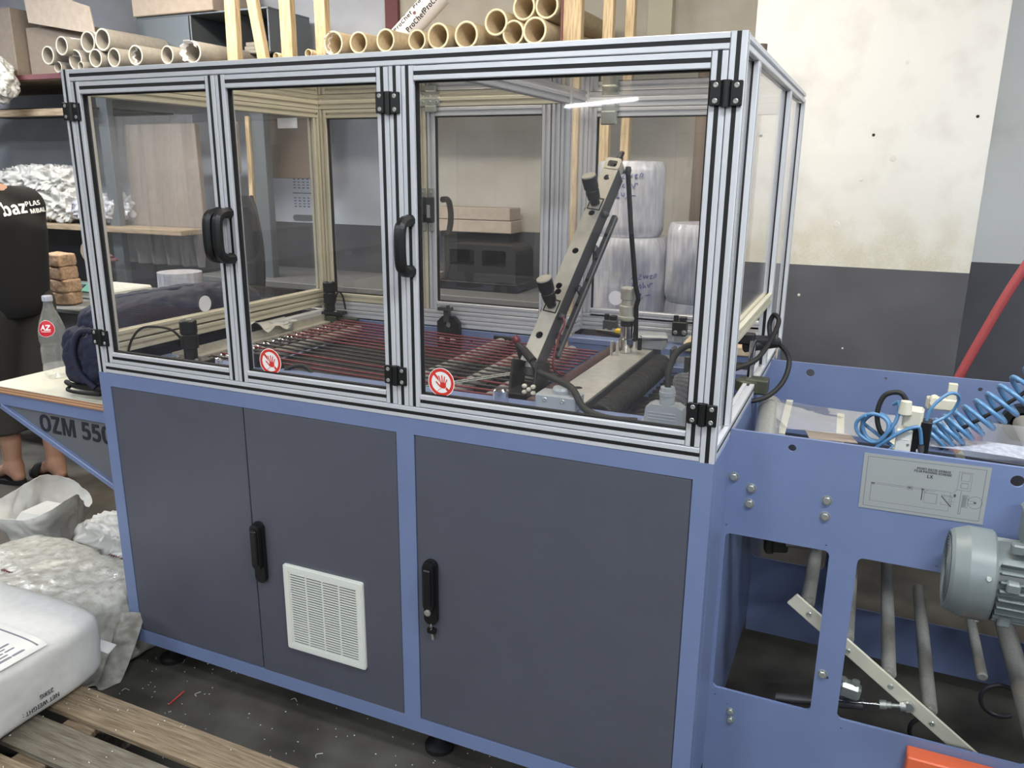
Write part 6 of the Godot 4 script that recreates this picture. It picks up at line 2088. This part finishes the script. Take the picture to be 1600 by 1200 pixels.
	g.sheet(18, 14, func(u: float, v: float) -> Vector3:
		var w := .13 * pow(sin(PI * clampf(.06 + v * .9, 0, 1)), .35)
		return Vector3(-2.98 + (u - .5) * 2 * w, .72 + v * .65, -2.06 + .07 * pow((u - .5) * 2, 2)), .012)
	part(o, "backrest", [g, M.rubber])
	g = G.new()
	g.blob(Vector3(-2.98, .5, -2.2), Vector3(.2, .045, .14), .5)
	part(o, "seat", [g, M.rubber])
	g = G.new()
	g.cyl(Vector3(-2.98, .06, -2.2), Vector3(-2.98, .47, -2.2), .03, 14); g.box(Vector3(-2.98, .55, -2.1), Vector3(.06, .3, .02))
	part(o, "column", [g, M.black])
	for i in 5:
		g = G.new()
		var an := TAU * i / 5 + .3
		g.tube([Vector3(-2.98, .09, -2.2), Vector3(-2.98 + cos(an) * .22, .05, -2.2 + sin(an) * .22)], [.028, .018], 10)
		g.lathe([Vector2(0, -.012), Vector2(.025, -.012), Vector2(.025, .012), Vector2(0, .012)], Vector3(-2.98 + cos(an) * .22, .025, -2.2 + sin(an) * .22), Vector3(cos(an + 1.5), 0, sin(an + 1.5)), 14)
		part(o, "foot", [g, M.black])
	o = thing("tape_gun", "tan tape gun hanging beside the thin batten behind the left pane", "tape dispenser", Vector3(-4.4, 1.0, -2.2))
	g = G.new()
	s = G.new()
	g.lathe([Vector2(.045, -.03), Vector2(.075, -.03), Vector2(.075, .03), Vector2(.045, .03), Vector2(.045, -.03)], Vector3(-4.45, .98, -2.2), Vector3(.2, 0, 1), 24)
	s.box(Vector3(-4.36, .97, -2.2), Vector3(.14, .03, .04), Basis(Vector3.BACK, -.4), .004); s.box(Vector3(-4.3, .93, -2.2), Vector3(.12, .02, .03), Basis(Vector3.BACK, .1), .004)
	part(o, "tape", [g, M.card]); part(o, "handle", [s, M.maroon])
	g = G.new()
	g.prism(rrect(-3.42, 1.48, -3.34, 1.80, .03), Transform3D(Basis(), Vector3(0, 0, -2.42)), 0, .03)
	single("leather_pouch", [g, M.card], "brown pouch hanging from the top shelf left of the steel post", "pouch")
	o = thing("brown_carton", "big brown carton hanging below the top shelf right of the steel post", "carton", Vector3(-3.08, 1.4, -2.7))
	crate(o, "carton", Vector3(-3.28, 1.46, -2.85), Vector3(-2.98, 1.9, -2.62), M.card_dark)
	g = G.new()
	g.box(Vector3(-3.13, 1.79, -2.615), Vector3(.15, .06, .002))
	part(o, "note", [g, M.paper], "white note")
	# wall calendar and a sheet of paper
	var st := []
	var ink := Color(.25, .27, .42)
	for r in 2:
		st.append([ink, .012, Vector2(.06, .08 + r * .55), Vector2(.8, .08 + r * .55)])
		for i in 6:
			for j in 4: st.append([ink, .014, Vector2(.1 + i * .15, .22 + r * .55 + j * .085), Vector2(.15 + i * .15, .22 + r * .55 + j * .085)])
	st.append([Color(.38, .4, .43), .09, Vector2(.1, 1.36), Vector2(.9, 1.36)])
	var cm := printed("calendar_print", print_image(160, 232, Color(.76, .78, .84), st))
	g = G.new()
	g.quv(Vector3(-3.48, 1.17, -3.043), Vector3(-3.23, 1.17, -3.043), Vector3(-3.23, 1.5, -3.043), Vector3(-3.48, 1.5, -3.043))
	s = G.new()
	s.box(Vector3(-3.355, 1.335, -3.0465), Vector3(.25, .33, .005))
	part(thing("wall_calendar", "printed calendar sheet pinned to the wall above the dado", "calendar", Vector3(-3.35, 1.17, -3.04)), "sheet", [g, cm, s, M.paper])
	g = G.new()
	g.prism(PackedVector2Array([Vector2(-3.37, 1.52), Vector2(-3.24, 1.52), Vector2(-3.24, 1.68), Vector2(-3.32, 1.68)]), Transform3D(Basis(), Vector3(0, 0, -3.0)), 0, .002)
	single("paper_sheet", [g, M.paper], "white slanted paper sheet above the wall calendar", "paper")
	# things on the bench seen through the rear panes
	o = thing("board_stack", "stack of pale boards lying behind the rear door pane", "boards", Vector3(-1.95, 1.1, -2.9))
	for i in 2: crate(o, "board", Vector3(-2.24, 1.158 + i * .075, -3.0), Vector3(-1.715 - .01 * i, 1.23 + i * .075, -2.84), M.card_pale)
	crate(o, "support", Vector3(-2.2, .85, -2.98), Vector3(-1.75, 1.158, -2.9), M.dark_metal)
	o = thing("dark_machine", "dark steel two window machine on the bench behind the rear door", "machine", Vector3(-1.8, .85, -2.7))
	g = G.new()
	g.plate(rrect(-2.03, .85, -1.58, 1.11, .05), [rrect(-2.0, .99, -1.84, 1.08, .01), rrect(-1.79, .99, -1.64, 1.08, .01)], Transform3D(Basis(), Vector3.ZERO), -2.86, -2.6)
	part(o, "body", [g, M.dark_metal])
	crate(o, "plinth", Vector3(-2.06, .85, -2.88), Vector3(-1.55, .9, -2.56), M.black)
	o = thing("bench_vice_box", "pale box lying on the bench at the left of the two window machine", "box", Vector3(-2.2, .85, -2.6))
	crate(o, "box", Vector3(-2.36, .852, -2.72), Vector3(-2.1, .93, -2.5), M.core_grey)
	o = thing("tool_case", "dark tool case with a pale outlined lid behind the corner of the guard", "case", Vector3(-2.75, .6, -2.2))
	crate(o, "case", Vector3(-2.72, .50, -2.25), Vector3(-2.35, .78, -1.95), M.dark_metal)
	g = G.new()
	g.tube([Vector3(-2.7, .785, -1.97), Vector3(-2.37, .785, -1.97), Vector3(-2.37, .785, -2.23), Vector3(-2.7, .785, -2.23), Vector3(-2.7, .785, -1.97)], .004, 6)
	part(o, "lid_edge", [g, M.zinc])
	crate(o, "stand", Vector3(-2.68, 0, -2.2), Vector3(-2.4, .5, -2.0), M.dark_metal)
	# film rolls stacked behind the deep bay
	var zr := -1.62
	var rl := [[-.645, .30, .155, "large film roll at the foot of the left stack behind the guard"], [-.645, .93, .155, "large wrapped film roll in the middle of the left stack"], [-.655, 1.285, .135, "film roll with purple handwriting on top of the left stack"], [-.36, .37, .14, "film roll at the foot of the right stack"], [-.355, 1.035, .14, "wrapped film roll on top of the right stack"]]
	var hh := [.63, .352, .285, .66, .27]
	var y0 := [.0, .632, .986, .0, .75]
	var y1 := [.63, 1.275, 1.562, 1.035, 1.335]
	y0 = [.0, .932, 1.277, .0, 1.037]
	y1 = [.93, 1.275, 1.562, 1.035, 1.335]
	for i in 5:
		var c := Vector3(rl[i][0], y0[i], zr)
		var r: float = rl[i][2]
		o = thing("film_roll", rl[i][3], "film roll", c, "film rolls behind the guard")
		g = G.new()
		var h: float = y1[i] - y0[i]
		var no := FastNoiseLite.new()
		no.seed = 80 + i; no.frequency = 6
		g.grid(56, 12, func(u: float, v: float) -> Vector3:
			var an := -TAU * u
			var rr := r + .004 * no.get_noise_2d(cos(an) * 30, sin(an) * 30) - .012 * (exp(-v * 30) + exp(-(1 - v) * 30)) + .003 * no.get_noise_2d(an * 9, v * 60)
			return c + Vector3(cos(an) * rr, v * h, sin(an) * rr), true)
		g.lathe([Vector2(r - .012, h), Vector2(.045, h + .004), Vector2(.045, h - .02), Vector2(0, h - .02)], c, Vector3.UP, 40)
		g.lathe([Vector2(0, 0), Vector2(r - .012, 0)], c, Vector3.UP, 40)
		part(o, "film", [g, M.film_roll])
		if i in [0, 2, 1]:
			var strokes := [[0, 0, .4, 1.2, 0, 1, .5, .8, 1, .3, .4, 0, 0, .1], [1.3, .9, 1.8, .9, 1.3, 0, 1.9, 0], [2.2, .8, 2.4, .1, 2.7, .8, 2.9, .1, 3.1, .8], [3.5, .5, 4, .8, 3.6, 0, 4.1, .1], [4.4, 0, 4.6, .9, 5.1, .8, 4.7, .2]]
			var s2 := [[.2, 1.2, .3, 0, .2, .6, .9, 1, .4, .4, 1, .0], [1.3, .2, 1.7, .8, 1.9, 0, 1.5, .3], [2.2, 1.2, 2.3, 0, 2.6, .6, 2.8, 0], [3.1, .8, 3.4, .1, 3.7, .9, 4.2, .9]]
			var s3 := [[.2, .8, .7, 1, .3, 0, 1, .1], [1.3, 1, 1.4, .4, 1.9, .5, 1.8, 1, 1.8, 0], [2.2, .1, 2.1, -.3], [2.8, .4, 3.8, .5]]
			g = G.new()
			var rows := [strokes, s2, s3]
			for k in 3:
				for sk in rows[k]:
					var pp := []
					for j in range(0, sk.size(), 2):
						var x: float = sk[j] * .021 - .045
						var y: float = sk[j + 1] * .019
						var an: float = (.15 if i == 2 else .62) + x / r
						var yy: float = (y1[i] - .062 - k * .034) if i == 2 else (y0[i] + .19 - k * .034)
						pp.append(c + Vector3(sin(an) * (r + .002), yy - y0[i] + y + k * -.002, cos(an) * (r + .002)))
					g.tube(path(pp, 3), .0014, 5)
			if i != 0: part(o, "handwriting", [g, M.ink])
	for q in [[-.437, 1.99, .03, "short"], [-.237, 2.0, .026, "slim"]]:
		o = thing("standing_tube", q[3] + " brown cardboard tube standing upright behind the " + ("middle" if q[0] < -.3 else "right corner") + " of the guard's back right bay", "cardboard tube", Vector3(q[0], 0, -1.86))
		g = G.new()
		g.lathe([Vector2(q[2], 0), Vector2(q[2], q[1]), Vector2(q[2] * .8, q[1]), Vector2(q[2] * .8, .01)], Vector3(q[0], 0, -1.86), Vector3.UP, 20)
		part(o, "tube", [g, M.card_dark])
func _ready() -> void:
	rng.seed = 7
	var cam := Camera3D.new()
	cam.name = "camera"
	add_child(cam)
	cam.fov = 51.4005
	cam.near = .05; cam.far = 100
	cam.position = Vector3(.23635, 1.5276, 1.53646)
	cam.rotation_order = EULER_ORDER_YXZ
	cam.rotation = Vector3(deg_to_rad(-15.0491), deg_to_rad(23.8667), deg_to_rad(.55313))
	cam.current = true
	var we := WorldEnvironment.new()
	we.name = "surroundings"
	var en := Environment.new()
	en.background_mode = Environment.BG_COLOR
	en.background_color = Color(.02, .02, .022)
	en.tonemap_mode = Environment.TONE_MAPPER_LINEAR
	en.tonemap_exposure = 3.45
	en.sdfgi_enabled = true; en.ssao_enabled = true; en.ssil_enabled = true
	we.environment = en
	add_child(we)
	materials()
	lights()
	room()
	cabinet()
	guard()
	interior()
	feed_frame()
	left_side()
	background()
